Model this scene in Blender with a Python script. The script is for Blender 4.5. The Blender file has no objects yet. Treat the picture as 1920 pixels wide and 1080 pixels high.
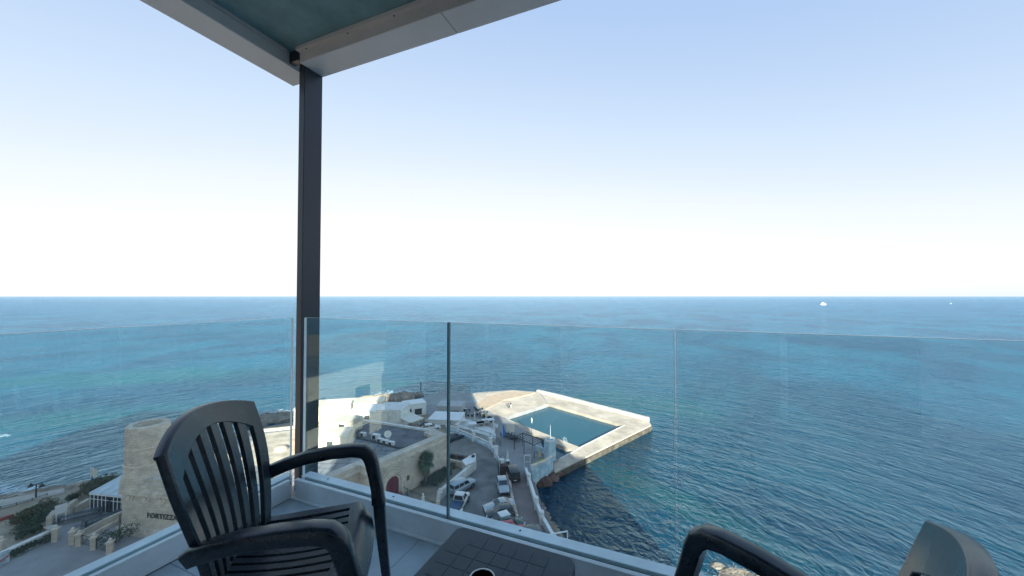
import bpy, math, random
from math import sin, cos, pi, radians, sqrt
from mathutils import Vector, Matrix
random.seed(7)
S = bpy.context.scene
C = S.collection
# ---------------------------------------------------------------- camera, sky, sun, exposure
F = 690.0; PITCH = math.atan(15/690.0); CAMZ = 30.0
cd = bpy.data.cameras.new('camera'); cam = bpy.data.objects.new('camera', cd); C.objects.link(cam)
cam.location = (0, 0, CAMZ); cam.rotation_euler = (radians(90)+PITCH, 0, 0)
cd.sensor_width = 36; cd.lens = 36*F/1920; cd.clip_start = 0.05; cd.clip_end = 90000
S.camera = cam
SUN_EL = 20.0; SUN_V = Vector((0.2, -1.0, 0)).normalized()
W = bpy.data.worlds.new('World'); S.world = W; W.use_nodes = True
wn = W.node_tree; wn.nodes.clear()
sky = wn.nodes.new('ShaderNodeTexSky'); sky.sky_type = 'NISHITA'; sky.sun_disc = False
sky.sun_elevation = radians(SUN_EL); sky.sun_rotation = math.atan2(SUN_V.x, SUN_V.y)
sky.air_density = 1.0; sky.dust_density = 0.5; sky.ozone_density = 2.6; sky.altitude = 30
bg = wn.nodes.new('ShaderNodeBackground'); bg.inputs['Strength'].default_value = 0.15
wo = wn.nodes.new('ShaderNodeOutputWorld')
gmn = wn.nodes.new('ShaderNodeGamma'); gmn.inputs['Gamma'].default_value = 0.42
bw = wn.nodes.new('ShaderNodeRGBToBW'); mrs = wn.nodes.new('ShaderNodeMapRange'); mrs.inputs[1].default_value = 0.8; mrs.inputs[2].default_value = 2.0
skr = wn.nodes.new('ShaderNodeValToRGB'); e_ = skr.color_ramp.elements
e_[0].position = 0.0; e_[0].color = (0.27, 0.44, 0.78, 1); e_[1].position = 1.0; e_[1].color = (0.985, 0.99, 1.0, 1)
for pos_, c_ in ((.29, (0.43, 0.59, 0.86)), (.5, (0.62, 0.76, 0.94)), (.75, (0.84, 0.91, 0.985))):
    q_ = e_.new(pos_); q_.color = (*c_, 1)
mls = wn.nodes.new('ShaderNodeVectorMath'); mls.operation = 'SCALE'; mls.inputs['Scale'].default_value = 1.55
wn.links.new(sky.outputs[0], gmn.inputs['Color']); wn.links.new(gmn.outputs[0], bw.inputs[0]); wn.links.new(bw.outputs[0], mrs.inputs[0]); wn.links.new(mrs.outputs[0], skr.inputs['Fac'])
wn.links.new(skr.outputs['Color'], mls.inputs[0]); wn.links.new(mls.outputs[0], bg.inputs['Color']); wn.links.new(bg.outputs[0], wo.inputs['Surface'])
sl = bpy.data.lights.new('sun', 'SUN'); sl.energy = 3.6; sl.angle = radians(0.5); sl.color = (1.0, 0.90, 0.78)
sun = bpy.data.objects.new('sun', sl); C.objects.link(sun); sun.location = (0, 0, 80)
sd = Vector((SUN_V.x*cos(radians(SUN_EL)), SUN_V.y*cos(radians(SUN_EL)), sin(radians(SUN_EL))))
sun.rotation_euler = sd.to_track_quat('Z', 'Y').to_euler()
S.view_settings.view_transform = 'Standard'; S.view_settings.look = 'None'
S.view_settings.exposure = 2.2; S.view_settings.gamma = 1.0; S.view_settings.use_curve_mapping = False
S.render.engine = 'CYCLES'
# ---------------------------------------------------------------- helpers
def G(u, v, z=0.0):
    """point of the photograph on the horizontal plane z"""
    x = (u-960)/F; zz = (540-v)/F
    d = Vector((x, cos(PITCH)-sin(PITCH)*zz, sin(PITCH)+cos(PITCH)*zz))
    t = (z-CAMZ)/d.z
    return Vector((d.x*t, d.y*t, z))
def GD(u, v, Y):
    x = (u-960)/F; zz = (540-v)/F
    d = Vector((x, cos(PITCH)-sin(PITCH)*zz, sin(PITCH)+cos(PITCH)*zz))
    t = Y/d.y
    return Vector((d.x*t, Y, CAMZ+d.z*t))
FLOOR = CAMZ-1.35
BF = Matrix.Translation((0, 0, FLOOR)) @ Matrix.Rotation(radians(-23), 4, 'Z')   # balcony frame: x along the front rail, y outwards
FR = {}
def settags(o, label=None, cat=None, group=None, kind=None):
    if label: o['label'] = label
    if cat: o['category'] = cat
    if group: o['group'] = group
    if kind: o['kind'] = kind
def thing(name, label, cat, loc=(0, 0, 0), rz=0.0, group=None, kind=None):
    o = bpy.data.objects.new(name, None); C.objects.link(o)
    o.empty_display_size = 0.2
    o.location = loc; o.rotation_euler = (0, 0, rz)
    FR[o.name] = Matrix.Translation(loc) @ Matrix.Rotation(rz, 4, 'Z')
    settags(o, label, cat, group, kind)
    return o
class MB:
    def __init__(s, xf=None):
        s.v = []; s.f = []; s.xf = xf or Matrix.Identity(4)
    def add(s, vs, fs):
        n = len(s.v); s.v += [s.xf @ Vector(p) for p in vs]; s.f += [[i+n for i in f] for f in fs]; return s
    def box(s, x0, x1, y0, y1, z0, z1):
        return s.add([(x0,y0,z0),(x1,y0,z0),(x1,y1,z0),(x0,y1,z0),(x0,y0,z1),(x1,y0,z1),(x1,y1,z1),(x0,y1,z1)],
                     [(3,2,1,0),(4,5,6,7),(0,1,5,4),(1,2,6,5),(2,3,7,6),(3,0,4,7)])
    def boxc(s, c, sz, rz=0.0, rx=0.0):
        M = Matrix.Translation(c) @ Matrix.Rotation(rz, 4, 'Z') @ Matrix.Rotation(rx, 4, 'X')
        a, b, d = [k/2 for k in sz]
        vs = [M @ Vector(p) for p in [(-a,-b,-d),(a,-b,-d),(a,b,-d),(-a,b,-d),(-a,-b,d),(a,-b,d),(a,b,d),(-a,b,d)]]
        return s.add(vs, [(3,2,1,0),(4,5,6,7),(0,1,5,4),(1,2,6,5),(2,3,7,6),(3,0,4,7)])
    def prism(s, poly, z0, z1, bottom=True):
        n = len(poly)
        area = sum(poly[i][0]*poly[(i+1)%n][1]-poly[(i+1)%n][0]*poly[i][1] for i in range(n))
        if area < 0: poly = list(reversed(poly))
        vs = [(p[0], p[1], z0) for p in poly]+[(p[0], p[1], z1) for p in poly]
        fs = [tuple(range(n, 2*n))]+[(i, (i+1)%n, n+(i+1)%n, n+i) for i in range(n)]
        if bottom: fs.append(tuple(reversed(range(n))))
        return s.add(vs, fs)
    def wall(s, pts, w, z0, z1, closed=False):
        """a wall of width w along ground points (each (x,y))"""
        for i in range(len(pts)-1+(1 if closed else 0)):
            a = Vector(pts[i][:2]); b = Vector(pts[(i+1)%len(pts)][:2]); d = (b-a)
            L = d.length
            if L < 1e-4: continue
            d /= L; a2 = a-d*w*0.02*i; m = (a2+b)/2
            s.boxc((m.x, m.y, (z0+z1)/2), ((b-a2).length+w*0.5, w, z1-z0-0.003*(i % 3)), math.atan2(d.y, d.x))
        return s
    def tube(s, pts, r, n=8, cap=True):
        pts = [Vector(p) for p in pts]
        if not isinstance(r, (list, tuple)): r = [r]*len(pts)
        rings = []
        up = None
        for i, p in enumerate(pts):
            t = (pts[min(i+1, len(pts)-1)]-pts[max(i-1, 0)]).normalized()
            if up is None: up = Vector((0, 0, 1)) if abs(t.z) < 0.9 else Vector((1, 0, 0))
            a = t.cross(up).normalized(); b = a.cross(t).normalized(); up = b
            rings.append([p+a*(r[i]*cos(2*pi*k/n))+b*(r[i]*sin(2*pi*k/n)) for k in range(n)])
        vs = [q for ring in rings for q in ring]; fs = []
        for i in range(len(pts)-1):
            for k in range(n):
                fs.append((i*n+k, (i+1)*n+k, (i+1)*n+(k+1)%n, i*n+(k+1)%n))
        if cap:
            fs.append(tuple(range(n))); fs.append(tuple(reversed(range((len(pts)-1)*n, len(pts)*n))))
        return s.add(vs, fs)
    def lathe(s, prof, c=(0, 0, 0), n=16, sx=1, sy=1):
        vs = []; fs = []
        for (r, z) in prof:
            for k in range(n):
                vs.append((c[0]+r*sx*cos(2*pi*k/n), c[1]+r*sy*sin(2*pi*k/n), c[2]+z))
        for i in range(len(prof)-1):
            for k in range(n):
                fs.append((i*n+k, i*n+(k+1)%n, (i+1)*n+(k+1)%n, (i+1)*n+k))
        if prof[0][0] > 1e-4: fs.append(tuple(reversed(range(n))))
        if prof[-1][0] > 1e-4: fs.append(tuple(range((len(prof)-1)*n, len(prof)*n)))
        return s.add(vs, fs)
    def sweep(s, path, side=(0, 1, 0), sec=None):
        """sweep a section; path = list of (point, width, height); section profile in (-.5..5)"""
        prof = sec or [(-.5,-.40),(-.46,-.5),(.46,-.5),(.5,-.40),(.5,.30),(.44,.42),(.28,.5),(-.28,.5),(-.44,.42),(-.5,.30)]
        n = len(prof); vs = []; fs = []
        P = [Vector(p[0]) for p in path]
        sd_ = Vector(side).normalized()
        for i, (p, w, h) in enumerate(path):
            t = (P[min(i+1, len(P)-1)]-P[max(i-1, 0)]).normalized()
            a = (sd_-t*sd_.dot(t)).normalized(); b = t.cross(a).normalized()
            for (q, r) in prof: vs.append(P[i]+a*(q*w)+b*(r*h))
        for i in range(len(P)-1):
            for k in range(n): fs.append((i*n+k, i*n+(k+1)%n, (i+1)*n+(k+1)%n, (i+1)*n+k))
        fs.append(tuple(reversed(range(n)))); fs.append(tuple(range((len(P)-1)*n, len(P)*n)))
        return s.add(vs, fs)
    def cells(s, S_, sv, tv, solid, th):
        """thick sheet over the grid sv x tv of the surface S_(s,t), only where solid(i,j)"""
        ns, nt = len(sv), len(tv); e = 1e-3
        def nrm(a, b):
            du = S_(a+e, b)-S_(a-e, b); dv = S_(a, b+e)-S_(a, b-e); return du.cross(dv).normalized()
        front = {}; vs = []; fs = []
        for i in range(ns):
            for j in range(nt):
                p = S_(sv[i], tv[j]); n = nrm(sv[i], tv[j])
                front[(i, j)] = len(vs); vs.append(p+n*th/2); vs.append(p-n*th/2)
        ok = lambda i, j: 0 <= i < ns-1 and 0 <= j < nt-1 and solid(i, j)
        for i in range(ns-1):
            for j in range(nt-1):
                if not ok(i, j): continue
                a, b, c, d = front[(i, j)], front[(i+1, j)], front[(i+1, j+1)], front[(i, j+1)]
                fs.append((a, b, c, d)); fs.append((d+1, c+1, b+1, a+1))
                if not ok(i, j-1): fs.append((b, a, a+1, b+1))
                if not ok(i, j+1): fs.append((d, c, c+1, d+1))
                if not ok(i-1, j): fs.append((a, d, d+1, a+1))
                if not ok(i+1, j): fs.append((c, b, b+1, c+1))
        used = sorted({k for f in fs for k in f}); mp = {k: q for q, k in enumerate(used)}
        return s.add([vs[k] for k in used], [[mp[k] for k in f] for f in fs])
def mesh(name, mb, mat, inv=None, smooth=None):
    me = bpy.data.meshes.new(name)
    vs = [inv @ p for p in mb.v] if inv else mb.v
    me.from_pydata([tuple(p) for p in vs], [], mb.f); me.update()
    me.materials.append(mat)
    if smooth:
        me.shade_smooth(); me.set_sharp_from_angle(angle=radians(smooth))
    return me
def part(name, mb, mat, parent, label=None, kind=None, smooth=None, bevel=None):
    fr = FR[parent.name]
    o = bpy.data.objects.new(name, mesh(name, mb, mat, fr.inverted(), smooth)); C.objects.link(o)
    o.parent = parent; FR[o.name] = fr
    if bevel: add_bevel(o, bevel)
    settags(o, label, None, None, kind); return o
def add_bevel(o, w, seg=2):
    m = o.modifiers.new('bevel', 'BEVEL'); m.width = w; m.segments = seg; m.limit_method = 'ANGLE'; m.angle_limit = radians(35)
def solo(name, mb, mat, label=None, cat=None, group=None, kind=None, smooth=None, bevel=None):
    xs = [p.x for p in mb.v]; ys = [p.y for p in mb.v]; zs = [p.z for p in mb.v]
    L = Matrix.Translation(((min(xs)+max(xs))/2, (min(ys)+max(ys))/2, min(zs)))
    o = bpy.data.objects.new(name, mesh(name, mb, mat, L.inverted(), smooth)); C.objects.link(o)
    o.location = L.translation; FR[o.name] = L
    if bevel: add_bevel(o, bevel)
    settags(o, label, cat, group, kind); return o
def copy_tree(o, parent=None):
    c = o.copy(); C.objects.link(c)
    if parent: c.parent = parent
    for ch in list(o.children): copy_tree(ch, c)
    return c
def piece(name, me, parent, loc, rot=(0, 0, 0), sc=(1, 1, 1)):
    o = bpy.data.objects.new(name, me); C.objects.link(o); o.parent = parent
    o.location = loc; o.rotation_euler = rot; o.scale = sc; return o
# ---------------------------------------------------------------- materials
MATS = {}
def mat(name, col, rough=0.7, var=0.18, scale=3.0, bump=0.0, bscale=None, metal=0.0, spec=0.5, col2=None, detail=5, world=False, coat=0.0, bdist=0.02):
    if name in MATS: return MATS[name]
    m = bpy.data.materials.new(name); m.use_nodes = True; nt = m.node_tree; N = nt.nodes; Lk = nt.links
    p = N['Principled BSDF']
    p.inputs['Roughness'].default_value = rough; p.inputs['Metallic'].default_value = metal
    p.inputs['Specular IOR Level'].default_value = spec; p.inputs['Coat Weight'].default_value = coat
    tc = N.new('ShaderNodeTexCoord'); co = tc.outputs['Object']
    if world: co = N.new('ShaderNodeNewGeometry').outputs['Position']
    n1 = N.new('ShaderNodeTexNoise'); n1.inputs['Scale'].default_value = scale; n1.inputs['Detail'].default_value = detail
    n1.inputs['Roughness'].default_value = 0.62
    Lk.new(co, n1.inputs['Vector'])
    r = N.new('ShaderNodeValToRGB')
    c1 = [c*(1-var) for c in col]; c2 = col2 or [min(1, c*(1+var)) for c in col]
    r.color_ramp.elements[0].position = 0.34; r.color_ramp.elements[1].position = 0.66
    r.color_ramp.elements[0].color = (*c1, 1); r.color_ramp.elements[1].color = (*c2, 1)
    Lk.new(n1.outputs['Fac'], r.inputs['Fac']); Lk.new(r.outputs['Color'], p.inputs['Base Color'])
    if bump:
        n2 = N.new('ShaderNodeTexNoise'); n2.inputs['Scale'].default_value = bscale or scale*6; n2.inputs['Detail'].default_value = 6
        Lk.new(co, n2.inputs['Vector'])
        b = N.new('ShaderNodeBump'); b.inputs['Strength'].default_value = bump; b.inputs['Distance'].default_value = bdist
        Lk.new(n2.outputs['Fac'], b.inputs['Height']); Lk.new(b.outputs['Normal'], p.inputs['Normal'])
    MATS[name] = m; return m
def brickmat(name, col, mortar, bw, bh, rough=0.85, msize=0.02, vert=True, var=0.15, bump=0.6):
    m = bpy.data.materials.new(name); m.use_nodes = True; nt = m.node_tree; N = nt.nodes; Lk = nt.links
    p = N['Principled BSDF']; p.inputs['Roughness'].default_value = rough; p.inputs['Specular IOR Level'].default_value = 0.25
    tc = N.new('ShaderNodeTexCoord'); co = tc.outputs['Object']
    if vert:
        sp = N.new('ShaderNodeSeparateXYZ'); Lk.new(co, sp.inputs[0])
        ad = N.new('ShaderNodeMath'); ad.operation = 'ADD'; Lk.new(sp.outputs[0], ad.inputs[0]); Lk.new(sp.outputs[1], ad.inputs[1])
        cb = N.new('ShaderNodeCombineXYZ'); Lk.new(ad.outputs[0], cb.inputs[0]); Lk.new(sp.outputs[2], cb.inputs[1]); co2 = cb.outputs[0]
    else: co2 = co
    br = N.new('ShaderNodeTexBrick'); br.inputs['Scale'].default_value = 1; br.inputs['Brick Width'].default_value = bw; br.inputs['Row Height'].default_value = bh
    br.inputs['Mortar Size'].default_value = msize; br.inputs['Color1'].default_value = (*[c*(1-var) for c in col], 1)
    br.inputs['Color2'].default_value = (*[c*(1+var) for c in col], 1); br.inputs['Mortar'].default_value = (*mortar, 1)
    Lk.new(co2, br.inputs['Vector'])
    n1 = N.new('ShaderNodeTexNoise'); n1.inputs['Scale'].default_value = 0.7; n1.inputs['Detail'].default_value = 8; n1.inputs['Roughness'].default_value = 0.7; Lk.new(co, n1.inputs['Vector'])
    rr = N.new('ShaderNodeMapRange'); rr.inputs[1].default_value = 0.3; rr.inputs[2].default_value = 0.7; rr.inputs[3].default_value = 0.68; rr.inputs[4].default_value = 1.2
    Lk.new(n1.outputs['Fac'], rr.inputs[0])
    mx = N.new('ShaderNodeMix'); mx.data_type = 'RGBA'; mx.blend_type = 'MULTIPLY'; mx.inputs[0].default_value = 1
    Lk.new(br.outputs['Color'], mx.inputs[6]); Lk.new(rr.outputs[0], mx.inputs[7]); Lk.new(mx.outputs[2], p.inputs['Base Color'])
    b = N.new('ShaderNodeBump'); b.inputs['Strength'].default_value = bump; b.inputs['Distance'].default_value = 0.03
    Lk.new(n1.outputs['Fac'], b.inputs['Height']); Lk.new(b.outputs['Normal'], p.inputs['Normal'])
    MATS[name] = m; return m
limestone = brickmat('limestone', (0.60, 0.52, 0.43), (0.47, 0.40, 0.33), 0.8, 0.32, var=0.09)
stone = mat('stone_plain', (0.60, 0.52, 0.43), 0.9, 0.25, 1.2, 0.5, 6)
roofslab = brickmat('roof_screed', (0.25, 0.26, 0.27), (0.09, 0.10, 0.11), 2.3, 1.5, msize=0.07, vert=False)
membrane = mat('roof_membrane', (0.125, 0.13, 0.14), 0.85, 0.35, 0.5, 0.3, 4)
roofsand = mat('roof_lime', (0.50, 0.41, 0.31), 0.9, 0.28, 0.6, 0.4, 4)
whitewash = mat('whitewash', (0.66, 0.66, 0.63), 0.8, 0.16, 0.8, 0.25, 6)
whitepaint = mat('white_paint', (0.72, 0.73, 0.73), 0.55, 0.08, 2, 0.1, 12)
concrete = mat('concrete', (0.36, 0.33, 0.29), 0.9, 0.22, 0.5, 0.4, 5)
deckconc = mat('deck_concrete', (0.52, 0.42, 0.335), 0.88, 0.22, 0.35, 0.4, 4, world=True)
asphalt = mat('asphalt', (0.17, 0.165, 0.16), 0.9, 0.38, 0.35, 0.3, 9, world=True, detail=9)
asphalt2 = mat('worn_roadway', (0.21, 0.195, 0.18), 0.9, 0.3, 0.22, 0.3, 9, world=True, detail=9)
redpath = mat('promenade_paving', (0.20, 0.155, 0.145), 0.85, 0.2, 0.4, 0.3, 8, world=True)
plazamat = mat('plaza_paving', (0.27, 0.26, 0.26), 0.85, 0.22, 0.25, 0.3, 6, world=True, detail=8)
groundmat = mat('dry_ground', (0.28, 0.23, 0.17), 0.95, 0.4, 0.25, 0.6, 3, world=True, detail=9)
rockmat = mat('shore_rock', (0.25, 0.20, 0.155), 0.85, 0.5, 0.4, 0.9, 2.5, detail=9, bdist=0.2)
wetrock = mat('rusty_rock', (0.10, 0.055, 0.04), 0.6, 0.6, 0.8, 0.9, 3, bdist=0.15)
iron = mat('black_iron', (0.02, 0.022, 0.025), 0.5, 0.2, 5)
steel = mat('pale_steel', (0.5, 0.52, 0.53), 0.4, 0.1, 4, metal=0.3)
bluewall = mat('pale_blue_paint', (0.36, 0.55, 0.66), 0.75, 0.22, 0.8, 0.3, 5, col2=(0.62, 0.72, 0.76))
bluecloth = mat('blue_cloth', (0.05, 0.22, 0.55), 0.8, 0.2, 1)
creamcloth = mat('cream_cloth', (0.68, 0.66, 0.58), 0.8, 0.08, 1)
darkfab = mat('dark_furniture', (0.03, 0.04, 0.05), 0.7, 0.3, 3)
glassdark = mat('window_glass', (0.02, 0.028, 0.035), 0.08, 0.2, 1, spec=0.8)
tyre = mat('tyre_rubber', (0.015, 0.015, 0.016), 0.85, 0.2, 4)
rimm = mat('wheel_rim', (0.4, 0.41, 0.42), 0.35, 0.1, 4, metal=0.8)
lampc = mat('headlamp_lens', (0.6, 0.62, 0.64), 0.15, 0.1, 4)
lampr = mat('tail_lamp_lens', (0.3, 0.01, 0.01), 0.2, 0.1, 4)
burgundy = mat('burgundy_paint', (0.15, 0.025, 0.035), 0.6, 0.25, 2)
leafd = mat('leaf_dark', (0.035, 0.06, 0.022), 0.7, 0.5, 2.5)
leafo = mat('leaf_olive', (0.085, 0.085, 0.04), 0.8, 0.5, 1.5)
leafp = mat('palm_leaf', (0.065, 0.105, 0.045), 0.55, 0.4, 3)
leafb = mat('dead_palm_leaf', (0.14, 0.10, 0.06), 0.85, 0.4, 3)
bark = mat('bark', (0.13, 0.10, 0.075), 0.9, 0.4, 4, 0.6, 12)
wood = mat('weathered_wood', (0.16, 0.11, 0.075), 0.8, 0.3, 3)
# ---- the sea
def seamat():
    m = bpy.data.materials.new('sea_water'); m.use_nodes = True; nt = m.node_tree; N = nt.nodes; L = nt.links
    p = N['Principled BSDF']; p.inputs['Roughness'].default_value = 0.13; p.inputs['IOR'].default_value = 1.33; p.inputs['Specular IOR Level'].default_value = 0.22; p.inputs['Specular Tint'].default_value = (0.70, 0.88, 1.0, 1)
    geo = N.new('ShaderNodeNewGeometry')
    def mapping(rot, sc):
        k = N.new('ShaderNodeMapping'); k.vector_type = 'TEXTURE'; k.inputs['Rotation'].default_value = (0, 0, rot); k.inputs['Scale'].default_value = sc
        L.new(geo.outputs['Position'], k.inputs['Vector']); return k.outputs[0]
    def noise(vec, scale, detail=4, rough=0.55, dist=0.0):
        k = N.new('ShaderNodeTexNoise'); k.inputs['Scale'].default_value = scale; k.inputs['Detail'].default_value = detail
        k.inputs['Roughness'].default_value = rough; k.inputs['Distortion'].default_value = dist; L.new(vec, k.inputs['Vector']); return k.outputs['Fac']
    def mth(op, a, b=None, c=None):
        k = N.new('ShaderNodeMath'); k.operation = op
        for i, q in enumerate((a, b, c)):
            if q is None: continue
            if isinstance(q, (int, float)): k.inputs[i].default_value = q
            else: L.new(q, k.inputs[i])
        return k.outputs[0]
    def rng(x, a, b, c=0.0, d=1.0, smooth=True):
        k = N.new('ShaderNodeMapRange'); k.interpolation_type = 'SMOOTHSTEP' if smooth else 'LINEAR'
        for i, q in enumerate((a, b, c, d)): k.inputs[i+1].default_value = q
        L.new(x, k.inputs[0]); return k.outputs[0]
    A = radians(-SEA_ROT)
    # crests wrap round the headland: polar coordinates about a point on the point
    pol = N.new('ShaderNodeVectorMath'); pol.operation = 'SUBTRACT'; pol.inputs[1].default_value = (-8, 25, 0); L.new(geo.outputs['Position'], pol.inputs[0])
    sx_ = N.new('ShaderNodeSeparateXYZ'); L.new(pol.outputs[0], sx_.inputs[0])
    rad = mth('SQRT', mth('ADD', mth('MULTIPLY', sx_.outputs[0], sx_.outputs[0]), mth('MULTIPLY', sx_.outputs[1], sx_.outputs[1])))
    ang = mth('ARCTAN2', sx_.outputs[0], sx_.outputs[1])
    def polar(k, tilt=0.0):
        c_ = N.new('ShaderNodeCombineXYZ'); L.new(mth('ADD', rad, mth('MULTIPLY', ang, tilt)), c_.inputs[0]); L.new(mth('MULTIPLY', ang, k), c_.inputs[1]); return c_.outputs[0]
    v1 = polar(30, 8); v2 = mapping(A+0.3, (1, 1.7, 1)); v3 = polar(20, -6)
    w1 = noise(v1, 0.85, 4, 0.55, 0.5)       # chop
    w2 = noise(v2, 2.4, 5, 0.6, 0.3)         # ripples
    w3 = noise(v3, 0.24, 3, 0.5, 0.3)        # swell
    h = mth('ADD', mth('ADD', mth('MULTIPLY', w1, 0.72), mth('MULTIPLY', w2, 0.17)), mth('MULTIPLY', w3, 1.0))
    b = N.new('ShaderNodeBump'); b.inputs['Strength'].default_value = 1.0; b.inputs['Distance'].default_value = 1.1
    L.new(h, b.inputs['Height'])
    # water colour: deep blue, sandy and weedy shallows, wind streaks
    pos = geo.outputs['Position']
    def blob(cx, cy, rx, ry, rot=0.0):
        k = N.new('ShaderNodeMapping'); k.vector_type = 'TEXTURE'; k.inputs['Location'].default_value = (cx, cy, 0); k.inputs['Rotation'].default_value = (0, 0, rot)
        k.inputs['Scale'].default_value = (rx, ry, 1000); L.new(pos, k.inputs['Vector'])
        l = N.new('ShaderNodeVectorMath'); l.operation = 'LENGTH'; L.new(k.outputs[0], l.inputs[0]); return l.outputs['Value']
    pn = noise(mapping(A, (1, 1.6, 1)), 0.018, 4, 0.6, 0.6)
    pn2 = noise(mapping(A, (1, 2.2, 1)), 0.06, 5, 0.65, 0.6)
    shoal = None
    for args in SHOALS:
        q = mth('SUBTRACT', 1.25, mth('ADD', blob(*args), mth('MULTIPLY', mth('SUBTRACT', pn2, 0.5), 2.2)))
        q = rng(q, 0.0, 1.0)
        shoal = q if shoal is None else mth('MAXIMUM', shoal, q)
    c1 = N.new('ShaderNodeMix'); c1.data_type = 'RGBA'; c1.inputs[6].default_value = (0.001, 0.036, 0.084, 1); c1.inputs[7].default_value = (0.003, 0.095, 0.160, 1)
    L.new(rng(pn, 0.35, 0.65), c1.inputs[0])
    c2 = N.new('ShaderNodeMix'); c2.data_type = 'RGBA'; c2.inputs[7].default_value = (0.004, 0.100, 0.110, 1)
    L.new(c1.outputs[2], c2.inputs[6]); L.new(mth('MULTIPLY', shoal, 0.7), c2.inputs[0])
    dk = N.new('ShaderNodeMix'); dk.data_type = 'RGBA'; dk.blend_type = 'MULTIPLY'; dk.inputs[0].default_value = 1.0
    L.new(c2.outputs[2], dk.inputs[6]); L.new(rng(rad, 45, 210, 0.55, 1.12), dk.inputs[7])   # near water painted darker, standing in for the steeper view onto it
    # foam: small crests and the surf round the rocks
    foamn = noise(mapping(A, (1, 2.4, 1)), 0.9, 6, 0.7, 1.0)
    surf = None
    for args in SURF:
        q = rng(mth('SUBTRACT', 1.15, blob(*args)), 0.0, 1.0)
        surf = q if surf is None else mth('MAXIMUM', surf, q)
    ff = mth('ADD', foamn, mth('MULTIPLY', surf, 0.26))
    foam = rng(ff, 0.72, 0.80)
    c3 = N.new('ShaderNodeMix'); c3.data_type = 'RGBA'; c3.inputs[7].default_value = (0.6, 0.65, 0.66, 1)
    L.new(dk.outputs[2], c3.inputs[6]); L.new(mth('MULTIPLY', foam, 0.85), c3.inputs[0])
    N.remove(p)
    df = N.new('ShaderNodeBsdfDiffuse'); L.new(c3.outputs[2], df.inputs['Color']); L.new(b.outputs['Normal'], df.inputs['Normal'])
    gls = N.new('ShaderNodeBsdfGlossy'); gls.inputs['Color'].default_value = (0.60, 0.84, 1.0, 1); L.new(b.outputs['Normal'], gls.inputs['Normal'])
    L.new(mth('ADD', mth('MULTIPLY', foam, 0.5), rng(rad, 60, 1500, 0.10, 0.24)), gls.inputs['Roughness'])
    lw = N.new('ShaderNodeLayerWeight'); lw.inputs['Blend'].default_value = 0.5; L.new(b.outputs['Normal'], lw.inputs['Normal'])
    fr = mth('MULTIPLY_ADD', mth('POWER', lw.outputs['Facing'], 4.4), 0.95, 0.02)
    ms = N.new('ShaderNodeMixShader'); L.new(fr, ms.inputs[0]); L.new(df.outputs[0], ms.inputs[1]); L.new(gls.outputs[0], ms.inputs[2])
    L.new(ms.outputs[0], N['Material Output'].inputs['Surface'])
    return m
SEA_ROT = 20.0; SEAZ = -2.4
SHOALS = [(24, 61, 4.5, 22, 0.6), (-108, 98, 34, 12, 0.25), (-46, 134, 16, 7, 0.3), (38, 112, 30, 14, -0.5), (-150, 150, 60, 20, 0.2)]
SURF = [(-38, 124, 14, 9, 0.3), (-119, 86, 5, 2, 0.2), (26, 43, 5, 3.5, 0.0), (-80, 62, 22, 3.0, -0.15), (-58, 108, 22, 6, 0.5)]
# ================================================================ ground, sea
bx = MB()
R = 42000; ring = [(R*cos(2*pi*k/96), R*sin(2*pi*k/96), SEAZ) for k in range(96)]
ring2 = [(400*cos(2*pi*k/96), 400*sin(2*pi*k/96), SEAZ) for k in range(96)]
bx.add(ring+ring2+[(0, 0, SEAZ)], [(k, (k+1) % 96, 96+(k+1) % 96, 96+k) for k in range(96)]+[(96+k, 96+(k+1) % 96, 192) for k in range(96)])
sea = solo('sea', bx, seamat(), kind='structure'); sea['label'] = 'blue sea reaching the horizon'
def P(z, *uv): return [tuple(G(u, v, z))[:2] for u, v in uv]
ground_poly = P(-0.3, (0, 942), (60, 925), (110, 926), (150, 917), (215, 905)) + P(0, (300, 886), (420, 835), (500, 799), (549, 791), (590, 783), (690, 768), (745, 764), (800, 776), (845, 801), (925, 846), (938, 884), (990, 884), (999, 905), (1007, 940), (1024, 980), (1050, 1030)) \
    + [(8.5, 39), (14, 25), (22, 0), (60, -40), (160, -200), (-300, -260), (-320, 55)]
g = MB().prism(ground_poly, -6, -0.06)
solo('ground', g, groundmat, kind='structure')
# rough shore rocks in front of the ground edge
def rockstrip(name, pts, w, z, n, smin, smax, m, label, cat='rocks'):
    mb = MB(); rnd = random.Random(hash(name) % 1000+len(pts))
    P_ = [Vector((p[0], p[1], 0)) for p in pts]; seg = [(P_[i+1]-P_[i]).length for i in range(len(P_)-1)]; tot = sum(seg)
    for k in range(n):
        t = rnd.random()*tot; i = 0
        while i < len(seg)-1 and t > seg[i]: t -= seg[i]; i += 1
        c = P_[i].lerp(P_[i+1], t/seg[i]) + Vector((rnd.uniform(-w, w), rnd.uniform(-w, w), 0))
        s_ = rnd.uniform(smin, smax); rz = rnd.uniform(0, pi)
        vs = []
        for a in range(7):
            for (rr, zz) in ((1.0, -0.5), (0.9, 0.15), (0.45, 0.5)):
                q = rr*s_*rnd.uniform(0.7, 1.2); ang = rz+2*pi*a/7
                vs.append((c.x+q*cos(ang)*1.4, c.y+q*sin(ang), z+zz*s_*rnd.uniform(0.6, 1)))
        fs = []
        for a in range(7):
            b_ = (a+1) % 7
            fs += [(a*3, b_*3, b_*3+1, a*3+1), (a*3+1, b_*3+1, b_*3+2, a*3+2)]
        fs.append(tuple(a*3+2 for a in range(7)))
        mb.add(vs, fs)
    return solo(name, mb, m, label, kind='stuff')
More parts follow.
